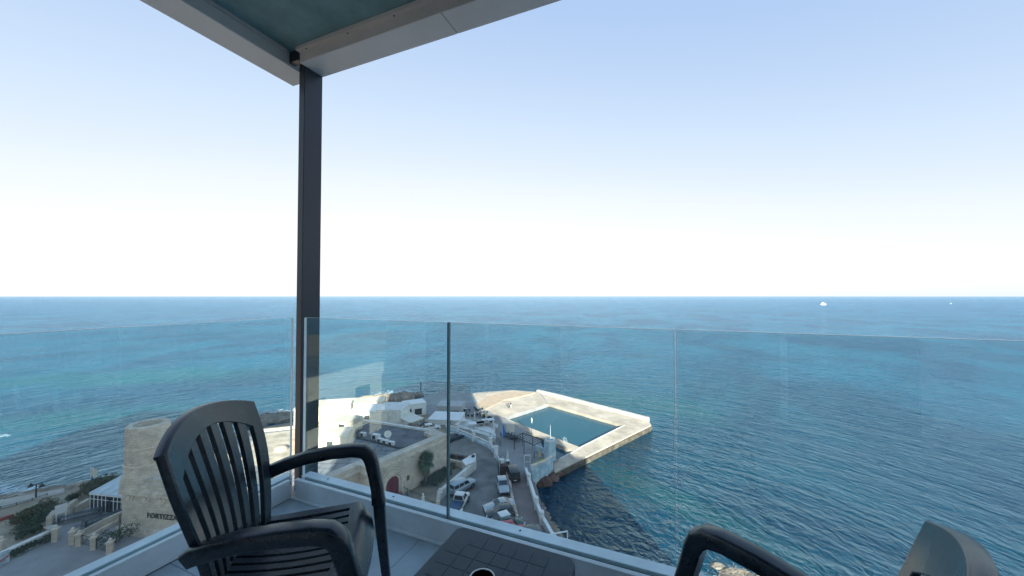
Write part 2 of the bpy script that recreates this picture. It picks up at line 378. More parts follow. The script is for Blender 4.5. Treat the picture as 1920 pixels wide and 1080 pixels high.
rockstrip('shore_rocks', P(-1.9, (-120, 962), (0, 945), (60, 930), (110, 927), (150, 919), (215, 908), (300, 888)), 2.2, -2.1, 300, 0.4, 1.5, rockmat, 'brown rocks along the waterline left of the fort')
rockstrip('shore_rocks', P(-3, (480, 800), (500, 792), (549, 787), (600, 775), (650, 765), (700, 756), (742, 750), (770, 748)), 2.6, -1.9, 260, 0.6, 1.8, rockmat, 'dark rocks along the waterline beyond the fort')
rockstrip('shore_rocks', P(-2.4, (1340, 1068), (1365, 1074), (1395, 1082), (1430, 1100)), 1.1, -2.6, 44, 0.4, 1.0, rockmat, 'brown rock awash below the balcony')
rockstrip('shore_rocks', P(-2.4, (1003, 908), (1022, 900), (1044, 888)), 0.8, -1.8, 70, 0.5, 1.3, wetrock, 'rust coloured rocks under the pale blue wall')
rockstrip('shore_rocks', P(-2.2, (1010, 940), (1024, 970), (1044, 998), (1068, 1034)), 0.35, -2.4, 60, 0.3, 0.6, rockmat, 'rocks at the foot of the promenade wall')
# sheets laid over the ground
def sheet(name, poly, z, m, th=0.3, label=None):
    o = solo(name, MB().prism(poly, z-th, z), m, kind='structure')
    if label: o['label'] = label
    return o
sheet('car_park', P(0, (806, 1040), (822, 928), (868, 868), (893, 858), (921, 862), (938, 884), (955, 925), (985, 1012), (1000, 1075), (880, 1130)), 0.0, asphalt, 0.04, 'worn grey asphalt of the car park')
sheet('road', P(0, (838, 842), (838, 806), (850, 800), (890, 826), (925, 846), (938, 883), (921, 862), (893, 858), (869, 867)), 0.005, asphalt2, 0.04, 'dusty access road curving past the fort')
sheet('promenade', P(0, (951, 884), (990, 882), (1003, 910), (1020, 955), (1053, 1030), (1068, 1070), (1006, 1076), (986, 1012), (957, 925)), 0.01, redpath, 0.05, 'reddish paved promenade above the sea')
sheet('forecourt', P(0, (735, 930), (760, 905), (800, 985), (822, 930), (822, 1010), (760, 1010), (700, 960)), 0.01, plazamat, 0.03)
sheet('terrace_paving', P(0, (-60, 1085), (-20, 1062), (92, 1006), (104, 1000), (96, 985), (130, 962), (165, 952), (236, 966), (300, 985), (300, 1110), (-60, 1120)), 0.01, plazamat, 0.04, 'grey paving of the open terrace beside the fort')
sheet('coast_path', P(-0.9, (-60, 985), (0, 966), (60, 949), (120, 935), (120, 926), (60, 937), (0, 949), (-60, 962)), 0.0, mat('coast_path_paving', (0.38, 0.35, 0.31), 0.9, 0.15, 0.5, world=True), 0.04, 'pale coast path')
# plaza slab of the beach club (z -1) and pool
PZ = -1.0
plaza_poly = P(PZ, (740, 755), (778, 750), (830, 733), (885, 737), (915, 734), (962, 731), (1012, 735), (1028, 757), (945, 783), (1013, 826), (1017, 838), (1039, 854), (1047, 862), (1038, 868), (1040, 880), (1002, 893), (985, 893), (930, 893), (905, 860), (845, 815), (790, 790), (735, 772))
sheet('plaza', plaza_poly, PZ, plazamat, 5, 'grey concrete terrace of the beach club')
sheet('quay', P(PZ, (779, 752), (830, 734.5), (884, 738.5), (905, 752), (905, 757), (845, 757), (800, 759), (790, 757)), PZ+0.006, mat('damp_quay', (0.20, 0.24, 0.26), 0.5, 0.2, 0.3, world=True), 0.3, 'damp blue grey quay beside the sea')
sheet('pool_terrace', P(PZ, (886, 738.5), (962, 732), (1010, 736), (1027, 757), (944, 783), (925, 776), (905, 770), (897, 757)), PZ+0.012, deckconc, 0.3, 'bare sandy pool terrace lit by the sun')
q = MB()
pr = [G(*k, PZ) for k in ((893, 757), (915, 744), (950, 735.5), (1003, 737), (990, 741), (945, 751), (905, 771))]
q.prism([(k.x, k.y) for k in pr], PZ, PZ+0.16)
solo('raised_slab', q, mat('sandy_slab', (0.50, 0.36, 0.26), 0.9, 0.12, 0.6, 0.2, 5), kind='structure')
DZ = -1.2
pool = thing('sea_pool', 'large rectangular sea water swimming pool with pale concrete surround', 'swimming pool', tuple(G(1057, 795, -2)))
pm = bpy.data.materials.new('pool_water'); pm.use_nodes = True
pp = pm.node_tree.nodes['Principled BSDF']; pp.inputs['Base Color'].default_value = (0.012, 0.105, 0.135, 1); pp.inputs['Roughness'].default_value = 0.06; pp.inputs['IOR'].default_value = 1.33
tn = pm.node_tree.nodes.new('ShaderNodeTexNoise'); tn.inputs['Scale'].default_value = 1.3; tn.inputs['Detail'].default_value = 4
bb = pm.node_tree.nodes.new('ShaderNodeBump'); bb.inputs['Strength'].default_value = 0.35; bb.inputs['Distance'].default_value = 0.12
pm.node_tree.links.new(tn.outputs['Fac'], bb.inputs['Height']); pm.node_tree.links.new(bb.outputs['Normal'], pp.inputs['Normal'])
tn2 = pm.node_tree.nodes.new('ShaderNodeTexNoise'); tn2.inputs['Scale'].default_value = 0.12; tn2.inputs['Detail'].default_value = 5
rp = pm.node_tree.nodes.new('ShaderNodeValToRGB'); rp.color_ramp.elements[0].position = .35; rp.color_ramp.elements[1].position = .65
rp.color_ramp.elements[0].color = (0.006, 0.070, 0.110, 1); rp.color_ramp.elements[1].color = (0.010, 0.105, 0.140, 1)
pm.node_tree.links.new(tn2.outputs['Fac'], rp.inputs['Fac']); pm.node_tree.links.new(rp.outputs['Color'], pp.inputs['Base Color'])
part('water', MB().prism(P(-1.9, (944, 785), (1028, 756), (1172, 797), (1088, 841)), -2.2, -1.9), pm, pool)
def arm(uvs, z=DZ, zb=-5): return MB().prism(P(z, *uvs), zb, z)
part('pool_surround', arm([(1012, 735.5), (1216, 789), (1169, 797), (1028, 757)]), deckconc, pool)
part('pool_surround', arm([(1216, 789), (1221, 797), (1041, 885), (1026, 872), (1049, 859), (1087, 838.4), (1169, 797)], DZ-0.004), deckconc, pool)
part('pool_surround', arm([(1028, 757), (945, 783), (940, 781.4), (1021, 755)], DZ-0.002), deckconc, pool)
part('pool_divider', arm([(939, 781), (945, 783), (1087, 838.4), (1077, 845.5), (1016, 821), (960, 797)], DZ+0.05), deckconc, pool)
w = MB(); w.wall(P(DZ, (1009, 735.5), (1045, 744), (1214, 788)), 1.0, DZ-3.6, DZ+0.75); part('sea_wall', w, mat('sea_wall_render', (0.56, 0.50, 0.44), 0.85, 0.15, 0.5, 0.3, 5), pool)
w = MB(); w.wall(P(DZ, (1170, 797.5), (1088, 839), (1078, 845.8), (1050, 860)), 0.2, DZ-0.6, DZ+0.09); part('kerb', w, whitewash, pool)
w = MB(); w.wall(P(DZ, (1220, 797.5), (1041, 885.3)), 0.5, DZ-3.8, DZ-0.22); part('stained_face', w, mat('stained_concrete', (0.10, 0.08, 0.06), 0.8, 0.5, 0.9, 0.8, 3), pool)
for du in (0, 2.3):
    a = G(1056+du*1.0, 829+du*0.8, DZ)
    part('ladder_rail', MB().tube([a+Vector((0, 0, -0.4)), a+Vector((0, 0, 0.9)), a+Vector((.35, .25, 1.0)), a+Vector((.6, .5, 0.3)), a+Vector((.6, .5, -1))], 0.04, 6), steel, pool)
pool2 = thing('paddling_pool', 'small shallow triangular pool beside the big pool', 'swimming pool', tuple(G(1045, 845, -2)))
part('water', MB().prism(P(-1.9, (1014, 823), (1076, 846), (1050, 861), (1038, 855), (1016, 839)), -2.2, -1.93), pm, pool2)
# ================================================================ the hotel we stand in and its neighbours
def facade_building(name, label, cat, poly_c, size, rz, h, floors, bays, wallm, sides=(0, 1, 2, 3), group=None):
    cx, cy = poly_c; sx, sy = size
    t = thing(name, label, cat, (cx, cy, -0.05), rz, group)
    M = FR[t.name]
    b = MB(M); b.box(-sx/2, sx/2, -sy/2, sy/2, 0, h); part('wall', b, wallm, t)
    rf = MB(M)
    for (x0, x1, y0, y1) in ((-sx/2-.1, sx/2+.1, -sy/2-.1, -sy/2+.3), (-sx/2-.1, sx/2+.1, sy/2-.3, sy/2+.1), (-sx/2-.1, -sx/2+.3, -sy/2+.3, sy/2-.3), (sx/2-.3, sx/2+.1, -sy/2+.3, sy/2-.3)):
        rf.box(x0, x1, y0, y1, h, h+1.0)
    part('parapet', rf, wallm, t)
    wm = None; fh = h/floors
    wme = mesh('window', MB().box(-0.75, 0.75, -0.03, 0.05, -1.0, 1.0), glassdark)
    bme = mesh('balcony', MB().box(-1.4, 1.4, 0, 1.1, -1.25, -1.1).box(-1.4, 1.4, 1.05, 1.1, -1.1, -0.2), whitewash)
    for s in sides:
        L = sx if s % 2 == 0 else sy; nb = max(1, int(L/bays))
        ang = {0: 0, 1: pi/2, 2: pi, 3: -pi/2}[s]
        for fl in range(floors):
            for k in range(nb):
                x = -L/2+L*(k+.5)/nb; off = (sy if s % 2 == 0 else sx)/2
                p = Matrix.Rotation(ang, 3, 'Z') @ Vector((x, off, 0)) if s != 0 else Vector((x, off, 0))
                if s == 2: p = Vector((-x, -off, 0))
                if s == 1: p = Vector((-off, x, 0))
                if s == 3: p = Vector((off, x, 0))
                rot = {0: 0, 1: pi/2, 2: pi, 3: -pi/2}[s]
                piece('window', wme, t, (p.x, p.y, fh*(fl+.5)), (0, 0, rot))
                if s != 2 and k % 2 == 0: piece('balcony', bme, t, (p.x, p.y, fh*(fl+.5)), (0, 0, rot))
    return t
hotelm = mat('hotel_render', (0.76, 0.75, 0.72), 0.8, 0.06, 0.4)
hp = BF @ Vector((4.75, -5.4, 0))
hotel = thing('hotel_building', 'pale hotel block that carries the balcony', 'building', (hp.x, hp.y, -0.05), radians(-23))
HM = FR[hotel.name]
part('wall', MB(HM).box(-9.15, 9.15, -4.0, 4.0, 0, 50.5), hotelm, hotel)
part('rear_wing', MB(HM).box(-10.75, 0.2, -12.6, -4.02, 0, 50.3), hotelm, hotel)
wme = mesh('window', MB().box(-1.1, 1.1, -0.03, 0.04, -1.15, 1.15), glassdark)
fme = mesh('window_frame', MB().box(-1.2, 1.2, 0, 0.07, -1.24, -1.15).box(-1.2, 1.2, 0, 0.07, 1.15, 1.24).box(-1.2, -1.1, 0, 0.07, -1.15, 1.15).box(1.1, 1.2, 0, 0.07, -1.15, 1.15).box(-.03, .03, .04, .08, -1.15, 1.15), whitepaint)
for fl in range(14):
    for k in range(5):
        z = fl*3.05+(FLOOR+1.2-8*3.05-4.35)+0.2
        wob = piece('window', wme, hotel, (-7.2+k*3.6, 4.0, z+3.6), (0, 0, 0)); piece('frame', fme, wob, (0, 0, 0))
facade_building('apartment_building', 'tall apartment block along the coast behind the fort', 'building', (-49.2, -54), (50, 18), 0.0, 52, 15, 4.0, hotelm, (0, 3), 'buildings behind the balcony')
facade_building('apartment_building', 'lower cream apartment block near the hotel', 'building', (-34.6, -4.6), (13, 9), -0.42, 23.2, 7, 3.2, mat('cream_render', (0.80, 0.74, 0.64), 0.8, 0.08, 0.5), (0, 3), 'buildings behind the balcony')
# the lower wing whose roof line steps down towards the sea side
wing = thing('hotel_wing', 'lower pale wing stepping down beside the hotel', 'building', (20, -14, -0.05))
for (x0, x1, h) in ((8.9, 15.5, 37.8), (15.5, 21.0, 35.6), (21.0, 26, 32.4), (26, 28.3, 28.5)):
    x0 += 2.0; x1 += 2.0
    part('wall', MB().box(x0, x1, -20, -8, 0, h-0.05), hotelm, wing)
# ================================================================ balcony
tilem = mat('floor_tile', (0.43, 0.51, 0.56), 0.42, 0.16, 3.5, 0.08, 30, world=True, detail=9)
bwhite = mat('powder_coated_white', (0.76, 0.82, 0.86), 0.45, 0.12, 3.5, 0.06, 20, detail=9)
greypanel = mat('grey_panel', (0.58, 0.60, 0.62), 0.5, 0.06, 1.5, 0.05, 8)
beige = mat('beige_trim', (0.48, 0.45, 0.43), 0.6, 0.10, 1.5)
teal = mat('teal_plaster', (0.14, 0.27, 0.30), 0.75, 0.35, 1.6, 0.25, 8, detail=9)
navy = mat('dark_blue_steel', (0.016, 0.022, 0.034), 0.38, 0.25, 1.2, 0.05, 20)
XI, YI = -2.33, 1.725      # inner faces of the kerbs in the balcony frame
fl = thing('balcony_floor', None, None, tuple(BF @ Vector((0, 0, -0.2))), radians(-23), kind='structure')
part('slab', MB(BF).box(XI-.16, 3.4, -1.35, YI+.13, -0.25, -0.012), concrete, fl)
part('grout', MB(BF).box(XI+.001, 3.3, -1.3, YI-.001, -0.0115, -0.004), mat('grout', (0.10, 0.105, 0.11), 0.9), fl)
T = 0.665; tme = None
inv = FR[fl.name].inverted()
xs = [XI+.002]+[x for x in [-1.278-.665*1+T*k for k in range(0, 9)] if x > XI+.03]; ys = [-1.3, -0.93, -0.265, 0.40, 1.065, YI-.002]
for i in range(len(xs)-1):
    for j in range(len(ys)-1):
        x0, x1, y0, y1 = xs[i]+.0015, xs[i+1]-.0015, ys[j]+.0015, ys[j+1]-.0015
        part('tile', MB(BF).box(x0, x1, y0, y1, -0.0035, random.uniform(-.0004, .0004)), tilem, fl)
# kerbs
def kerb(name, label, box_fn):
    t = thing(name, label, 'kerb', tuple(BF @ Vector((0, YI, 0))), radians(-23), 'white kerbs under the balcony glass')
    return t
KH = 0.125
k1 = kerb('balcony_kerb', 'white metal kerb under the wide glass front facing the pool', None)
part('inner_face', MB(BF).box(XI+.02, 3.3, YI, YI+.022, 0.002, KH-.012), bwhite, k1, bevel=.003)
part('foot_strip', MB(BF).box(XI+.001, 3.3, YI-.022, YI-.001, 0.0006, 0.012), bwhite, k1, bevel=.002)
part('inner_cap', MB(BF).box(XI+.02, 3.3, YI-.004, YI+.022, KH-.011, KH), bwhite, k1, bevel=.002)
part('channel', MB(BF).box(XI+.02, 3.3, YI+.0225, YI+.0455, 0.0, KH-.014), mat('channel_gasket', (0.10, 0.12, 0.12), 0.6), k1)
part('outer_cap', MB(BF).box(XI+.02, 3.3, YI+.046, YI+.115, 0.0, KH+.004), bwhite, k1, bevel=.003)
k2 = kerb('balcony_kerb', 'white metal kerb under the left hand glass beside the fort view', None)
part('inner_face', MB(BF).box(XI-.022, XI, -1.3, YI-.02, 0.002, KH-.012), bwhite, k2, bevel=.003)
part('inner_cap', MB(BF).box(XI-.022, XI+.004, -1.3, YI-.02, KH-.011, KH), bwhite, k2, bevel=.002)
part('channel', MB(BF).box(XI-.0455, XI-.0225, -1.3, YI-.02, 0.0, KH-.014), MATS['channel_gasket'], k2)
part('outer_cap', MB(BF).box(XI-.115, XI-.046, -1.3, YI+.03, 0.0, KH+.004), bwhite, k2, bevel=.003)
for yy in (-0.3, 0.55, 1.3): part('screw', MB(BF).lathe([(0.006, 0), (0.006, .002)], (XI-.08, yy, KH+.004), 8), iron, k2)
for xx in (-2.1, -1.55, -0.72, 0.05): part('screw', MB(BF).lathe([(0.006, 0), (0.006, .002)], (xx, YI+.08, KH+.004), 8), iron, k1)
# glass
gm = bpy.data.materials.new('clear_glass'); gm.use_nodes = True; n_ = gm.node_tree.nodes; l_ = gm.node_tree.links; n_.remove(n_['Principled BSDF'])
tr = n_.new('ShaderNodeBsdfTransparent'); tr.inputs[0].default_value = (0.86, 0.945, 0.955, 1)
gl = n_.new('ShaderNodeBsdfGlossy'); gl.inputs['Roughness'].default_value = 0.0; gl.inputs['Color'].default_value = (1, 1, 1, 1)
lw = n_.new('ShaderNodeLayerWeight'); lw.inputs['Blend'].default_value = 0.5
pw_ = n_.new('ShaderNodeMath'); pw_.operation = 'POWER'; pw_.inputs[1].default_value = 5.0; l_.new(lw.outputs['Facing'], pw_.inputs[0])
fz = n_.new('ShaderNodeMath'); fz.operation = 'MULTIPLY_ADD'; fz.inputs[1].default_value = 0.96; fz.inputs[2].default_value = 0.04; l_.new(pw_.outputs[0], fz.inputs[0])
df = n_.new('ShaderNodeBsdfDiffuse'); df.inputs[0].default_value = (0.8, 0.85, 0.88, 1)
gtc = n_.new('ShaderNodeTexCoord'); gn1 = n_.new('ShaderNodeTexNoise'); gn1.inputs['Scale'].default_value = 2.2; gn1.inputs['Detail'].default_value = 10; gn1.inputs['Roughness'].default_value = 0.75; l_.new(gtc.outputs['Object'], gn1.inputs['Vector'])
gvo = n_.new('ShaderNodeTexVoronoi'); gvo.inputs['Scale'].default_value = 42; l_.new(gtc.outputs['Object'], gvo.inputs['Vector'])
gr1 = n_.new('ShaderNodeMapRange'); gr1.inputs[1].default_value = .50; gr1.inputs[2].default_value = .75; gr1.inputs[3].default_value = 0.0; gr1.inputs[4].default_value = 0.07; l_.new(gn1.outputs['Fac'], gr1.inputs[0])
gr2 = n_.new('ShaderNodeMapRange'); gr2.inputs[1].default_value = .10; gr2.inputs[2].default_value = .04; gr2.inputs[3].default_value = 0.0; gr2.inputs[4].default_value = 0.10; l_.new(gvo.outputs['Distance'], gr2.inputs[0])
gad = n_.new('ShaderNodeMath'); gad.operation = 'ADD'; l_.new(gr1.outputs[0], gad.inputs[0]); l_.new(gr2.outputs[0], gad.inputs[1])
dmx = n_.new('ShaderNodeMixShader'); l_.new(gad.outputs[0], dmx.inputs[0]); l_.new(tr.outputs[0], dmx.inputs[1]); l_.new(df.outputs[0], dmx.inputs[2])
mxs = n_.new('ShaderNodeMixShader'); l_.new(fz.outputs[0], mxs.inputs[0]); l_.new(dmx.outputs[0], mxs.inputs[1]); l_.new(gl.outputs[0], mxs.inputs[2]); l_.new(mxs.outputs[0], n_['Material Output'].inputs[0])
edgem = mat('polished_glass_edge', (0.90, 0.93, 0.93), 0.25, 0.05, 3)
edged = mat('dark_glass_edge', (0.16, 0.25, 0.27), 0.25, 0.2, 3)
GTOP = 1.35-0.1465; gy = YI+.034; gx = XI-.034
bal_front = thing('glass_balustrade', 'wide frameless glass balustrade facing the pool, in several tall panels', 'balustrade', tuple(BF @ Vector((0, gy, 0.02))), radians(-23), 'frameless glass balustrades of the balcony')
bal_left = thing('glass_balustrade', 'frameless glass balustrade on the left side above the fort terrace', 'balustrade', tuple(BF @ Vector((gx, 0, 0.02))), radians(-23), 'frameless glass balustrades of the balcony')
def pane(label, x0, x1, y0, y1, along):
    h = .008
    # faces only (front and back sheet), edges are their own parts
    m = MB(BF)
    if along == 'x':
        m.add([(x0, gy-h, KH-.05), (x1, gy-h, KH-.05), (x1, gy-h, GTOP), (x0, gy-h, GTOP)], [(0, 1, 2, 3)])
        m.add([(x0, gy+h, KH-.05), (x1, gy+h, KH-.05), (x1, gy+h, GTOP), (x0, gy+h, GTOP)], [(3, 2, 1, 0)])
        t = part('glass_pane', m, gm, bal_front)
        part('top_edge', MB(BF).box(x0, x1, gy-h, gy+h, GTOP-.0005, GTOP+.0005), edgem, t)
        return t
    m.add([(gx-h, y0, KH-.05), (gx-h, y1, KH-.05), (gx-h, y1, GTOP), (gx-h, y0, GTOP)], [(0, 1, 2, 3)])
    m.add([(gx+h, y0, KH-.05), (gx+h, y1, KH-.05), (gx+h, y1, GTOP), (gx+h, y0, GTOP)], [(3, 2, 1, 0)])
    t = part('glass_pane', m, gm, bal_left)
    part('top_edge', MB(BF).box(gx-h, gx+h, y0, y1, GTOP-.0005, GTOP+.0005), edgem, t)
    return t
def vedge(t, x, w, m, y=None, name='side_edge'):
    yy = gy if y is None else y
    part(name, MB(BF).box(x-w/2, x+w/2, yy-.0079, yy+.0079, KH-.05, GTOP-.0013), m, t)
xj = [-2.276, -1.130, 0.026, 1.18, 2.33, 3.3]
labs = ['glass panel beside the dark corner post, with pale reflections', 'glass panel in the middle, in front of the pool', 'glass panel right of the middle joint, behind the second chair', 'glass panel at the far right of the front rail', 'glass panel at the right end of the front rail']
gps = []
for i in range(5):
    t = pane(labs[i], xj[i]+.006, xj[i+1]-.006, 0, 0, 'x'); gps.append(t)
t = gps[0]; vedge(t, xj[0]+.004, .004, edgem); vedge(t, xj[1]-.0045, .003, edged)
t = gps[1]; vedge(t, xj[1]+.0045, .003, edged); vedge(t, xj[2]-.0045, .0015, edgem)
t = gps[2]; vedge(t, xj[2]+.0045, .0012, edgem); vedge(t, xj[3]-.005, .0025, edgem)
vedge(gps[3], xj[3]+.005, .0025, edgem)
t = pane('glass panel of the left side rail next to the corner post', 0, 0, 0.53, 1.733, 'y')
part('side_edge', MB(BF).box(gx-.0079, gx+.0079, 1.730, 1.734, KH-.05, GTOP-.0013), edgem, t)
t = pane('glass panel of the left side rail nearest the camera', 0, 0, -1.3, 0.518, 'y')
# corner post
post = thing('corner_post', 'dark blue steel post at the corner of the balcony', 'post', tuple(BF @ Vector((-2.395, 1.876, -0.2))), radians(-23))
part('shaft', MB(BF).box(-2.424, -2.368, 1.803, 1.95, -0.2, 3.04), navy, post, bevel=.003)
# canopy
ZB = 1.35+1.636; ZC = 1.35+1.712
bl = thing('canopy_beam', 'grey clad canopy beam running along the left side of the balcony', 'beam', tuple(BF @ Vector((-2.57, 0.3, ZB))), radians(-23), 'grey clad beams of the canopy')
part('cladding', MB(BF).box(-2.68, -2.469, -1.36, 1.944, ZB, ZB+.34), greypanel, bl, bevel=.002)
part('inner_trim', MB(BF).box(-2.4685, -2.4655, -1.36, 1.76, ZB+.004, ZC+.02), beige, bl)
part('screw', MB(BF).lathe([(0.006, -.003), (0.006, 0)], (-2.50, 1.90, ZB), 8), iron, bl)
part('end_bracket', MB(BF).box(-2.4648, -2.3685, 1.757, 1.80, ZB+.02, ZC+.05), navy, bl)
br_ = thing('canopy_beam', 'grey clad canopy beam running across the front of the balcony with a panel joint', 'beam', tuple(BF @ Vector((0, 1.86, ZB))), radians(-23), 'grey clad beams of the canopy')
JX = -(2.367-0.0)+0.0
pj = (857-960)/F; # joint position on the outer edge
pj_x = None
# solve the joint along the outer edge y=1.95 at height ZB
for k in range(4000):
    xx = -2.367+k*0.001; pw = BF @ Vector((xx, 1.95, 0))
    if pw.x/pw.y >= pj: pj_x = xx; break
part('cladding', MB(BF).box(-2.367, pj_x-.002, 1.765, 1.95, ZB, ZB+.34), greypanel, br_, bevel=.002)
part('cladding', MB(BF).box(pj_x+.002, 3.5, 1.765, 1.95, ZB, ZB+.34), greypanel, br_, bevel=.002)
part('joint_backing', MB(BF).box(pj_x-.01, pj_x+.01, 1.77, 1.945, ZB+.006, ZB+.33), iron, br_)
part('inner_trim', MB(BF).box(-2.364, 3.5, 1.761, 1.7645, ZB+.003, ZC+.02), beige, br_)
part('ledge_trim', MB(BF).box(-2.364, 3.5, 1.728, 1.7605, ZC-.008, ZC+.018), beige, br_)
for xx in (-2.28, -1.9, -1.52, -1.1, -.7): part('screw', MB(BF).lathe([(0.005, -.003), (0.005, 0)], (xx, 1.745, ZC-.008), 8), iron, br_)
part('front_fill', MB(BF).box(-2.367, 3.5, 1.80, 1.945, ZB+.34, ZB+.5), greypanel, br_)
sf = thing('canopy_ceiling', 'mottled teal painted ceiling of the balcony canopy', 'ceiling', tuple(BF @ Vector((0, 0, ZC+.02))), radians(-23))
mbc = MB(BF); mbc.box(-2.465, 3.5, -1.36, 1.7605, ZC+.021, ZC+.4); part('plaster', mbc, teal, sf)
part('edge_lip', MB(BF).box(-2.465, -2.448, -1.36, 1.728, ZC+.0, ZC+.0205), beige, sf)
# ================================================================ the fort
A_ = Vector((-11, 64.4)); B_ = Vector((-20.1, 51.4)); C_ = Vector((-21.5, 52.6)); D_ = Vector((-27, 44.2)); E_ = Vector((-49.6, 47.4))
F_ = Vector((-53, 60)); G_ = Vector((-47, 67.5)); H_ = Vector((-30, 73.2)); I_ = Vector((-25.2, 71.6)); J_ = Vector((-14.4, 67.4))
fp = [A_, J_, I_, H_, G_, F_, E_, D_, C_, B_]
fort = thing('stone_fort', 'low limestone fort with a wide flat roof and a thick parapet', 'fort', (-28, 58, -0.06))
part('wall', MB().prism(fp, -1, 5.2), limestone, fort)
def inset(poly, d):
    n = len(poly); out = []
    ar = sum(poly[i].x*poly[(i+1)%n].y-poly[(i+1)%n].x*poly[i].y for i in range(n)); sg = 1 if ar > 0 else -1
    for i in range(n):
        a, b, c = poly[i-1], poly[i], poly[(i+1)%n]
        d1 = (b-a).normalized(); d2 = (c-b).normalized()
        n1 = Vector((-d1.y, d1.x))*sg; n2 = Vector((-d2.y, d2.x))*sg
        k = (n1+n2); k /= max(0.3, (1+n1.dot(n2)))
        out.append(b+k*d)
    return out
def band(poly, idx, din, dout, z0, z1):
    """a band round part of the outline: between the outline pushed out by dout and in by din"""
    mb = MB(); o_ = inset(poly, -dout); i_ = inset(poly, din); n = len(poly)
    for i in idx:
        j = (i+1) % n
        mb.prism([o_[i], o_[j], i_[j], i_[i]], z0, z1-0.002*(i % 2))
    return mb
front = [6, 7, 8, 9]
part('cornice', band(fp, front, 0.3, 0.22, 5.21, 5.5), stone, fort)
part('parapet', band(fp, front, 1.5, -0.05, 5.5, 6.1), limestone, fort)
part('parapet', band(fp, [0], 2.2, -0.05, 5.21, 5.95), limestone, fort)
part('parapet', band(fp, [1, 2], 0.45, 0.05, 5.21, 5.75), whitewash, fort)
part('parapet', band(fp, [3, 4, 5], 0.5, 0.03, 5.21, 5.7), roofsand, fort)
inn = inset(fp, 1.4)
part('roof_screed', MB().prism(inset(fp, 0.4), 5.2, 5.235), roofslab, fort)
def R2(z, *uv): return [Vector(tuple(G(u, v, z))[:2]) for u, v in uv]
part('roof_membrane', MB().prism(R2(5.4, (677, 788), (717, 793), (803, 810), (823, 812), (765, 836), (749, 840), (669, 820)), 5.23, 5.4), membrane, fort)
w = MB(); w.wall(R2(5.4, (749, 840), (669, 820), (677, 787)), 0.18, 5.236, 5.5); part('roof_kerb', w, mat('dark_flashing', (0.07, 0.075, 0.08), 0.8), fort)
part('roof_sand', MB().prism(R2(5.3, (480, 815), (552, 806), (600, 790), (655, 782), (672, 790), (640, 830), (560, 868), (500, 880), (450, 860)), 5.236, 5.3), roofsand, fort)
# mound, rubble and small roof buildings on the sunlit part
rm = MB(); rnd = random.Random(3)
for k in range(200):
    u = rnd.uniform(594, 660); v = rnd.uniform(795, 850); 
    if v < 850-(u-594)*0.75-8: pass
    c = G(u, v, 5.3); rm.boxc((c.x, c.y, 5.4), [rnd.uniform(.15, .7) for _ in range(2)]+[rnd.uniform(.1, .45)], rnd.uniform(0, 3), rnd.uniform(-.3, .3))
o = solo('rubble', rm, roofsand, 'broken pale stones scattered over the sunlit roof of the fort', kind='stuff')
def roofhut(name, uv, z, sz, rz, h, m, label, wins=()):
    c = G(*uv, z); t = thing(name, label, 'building', (c.x, c.y, z), rz, 'small whitewashed buildings around the fort')
    M = FR[t.name]
    part('wall', MB(M).box(-sz[0]/2, sz[0]/2, -sz[1]/2, sz[1]/2, 0, h), m, t)
    part('roof', MB(M).box(-sz[0]/2-.08, sz[0]/2+.08, -sz[1]/2-.08, sz[1]/2+.08, h+.002, h+.15), m, t)
    for (x, zz, ww, hh) in wins:
        wi = part('window', MB(M).box(x-ww/2, x+ww/2, -sz[1]/2-.02, -sz[1]/2+.05, zz, zz+hh), glassdark, t)
        part('frame', MB(M).box(x-ww/2-.08, x+ww/2+.08, -sz[1]/2-.06, -sz[1]/2-.001, zz-.1, zz-.005), m, wi)
    return t
roofhut('roof_building', (613, 843), 5.25, (6.8, 4.5), 0.12, 2.6, mat('sunlit_lime_wall', (0.60, 0.53, 0.43), 0.85, 0.12, 0.8), 'cream hut with two dark windows on the sunlit fort roof', ((-1.7, .7, .9, 1.4), (1.2, .7, .9, 1.4)))
roofhut('roof_building', (640, 808), 5.25, (6, 4), -0.3, 2.3, MATS['sunlit_lime_wall'], 'low cream hut with a dark doorway at the back of the fort roof', ((1.8, .1, 1.2, 1.9),))
roofhut('white_building', (700, 800), 0, (9, 6), -0.05, 4.2, whitewash, 'white building with two barred windows just behind the fort roof', ((-2.6, 2.0, 1.6, 1.5), (-.2, 1.6, 1.1, 1.9)))
roofhut('white_building', (738, 800), 0, (5.6, 6), -0.05, 4.6, whitewash, 'taller white block beside the cream awning', ())
roofhut('white_building', (776, 783), -1, (5.2, 4), 0.5, 3.9, whitepaint, 'white kiosk with a dark doorway behind the cream awning', ((-1.5, .3, .9, 2.6), (.6, 1.2, 1.8, 1.5)))
roofhut('white_building', (846, 776), -1, (6.5, 5), -0.05, 2.6, mat('grey_roof_building', (0.42, 0.43, 0.43), 0.8, 0.1, 1), 'grey roofed bar building near the round terrace', ((1.4, 1.1, 2.4, .5),))
roofhut('white_building', (838, 796), -1, (7.5, 6), -0.1, 2.0, whitepaint, 'low white block with a bright flat roof by the beach steps', ())
roofhut('roof_building', (655, 778), 0, (17, 5), 0.22, 3.4, MATS['sunlit_lime_wall'], 'long cream building in the sun along the rocks', ((-5, 1.2, 1, 1.2), (0, 1.2, 1, 1.2), (4, 1.2, 1, 1.2)))
roofhut('roof_building', (608, 790), 0, (12, 4), 0.3, 4.0, MATS['sunlit_lime_wall'], 'cream wall block in the sun left of the long building', ((-3, 1.5, 1, 1.2),))
aw = thing('flat_awning', 'dark brown flat canopy at the edge of the rocks', 'awning', tuple(G(760, 757, -1)))
part('roof', MB().prism(R2(1.2, (739, 754.5), (763, 748.5), (778, 751.5), (757, 758)), 1.1, 1.2), mat('brown_roof', (0.10, 0.07, 0.065), 0.8, 0.3, 1), aw)
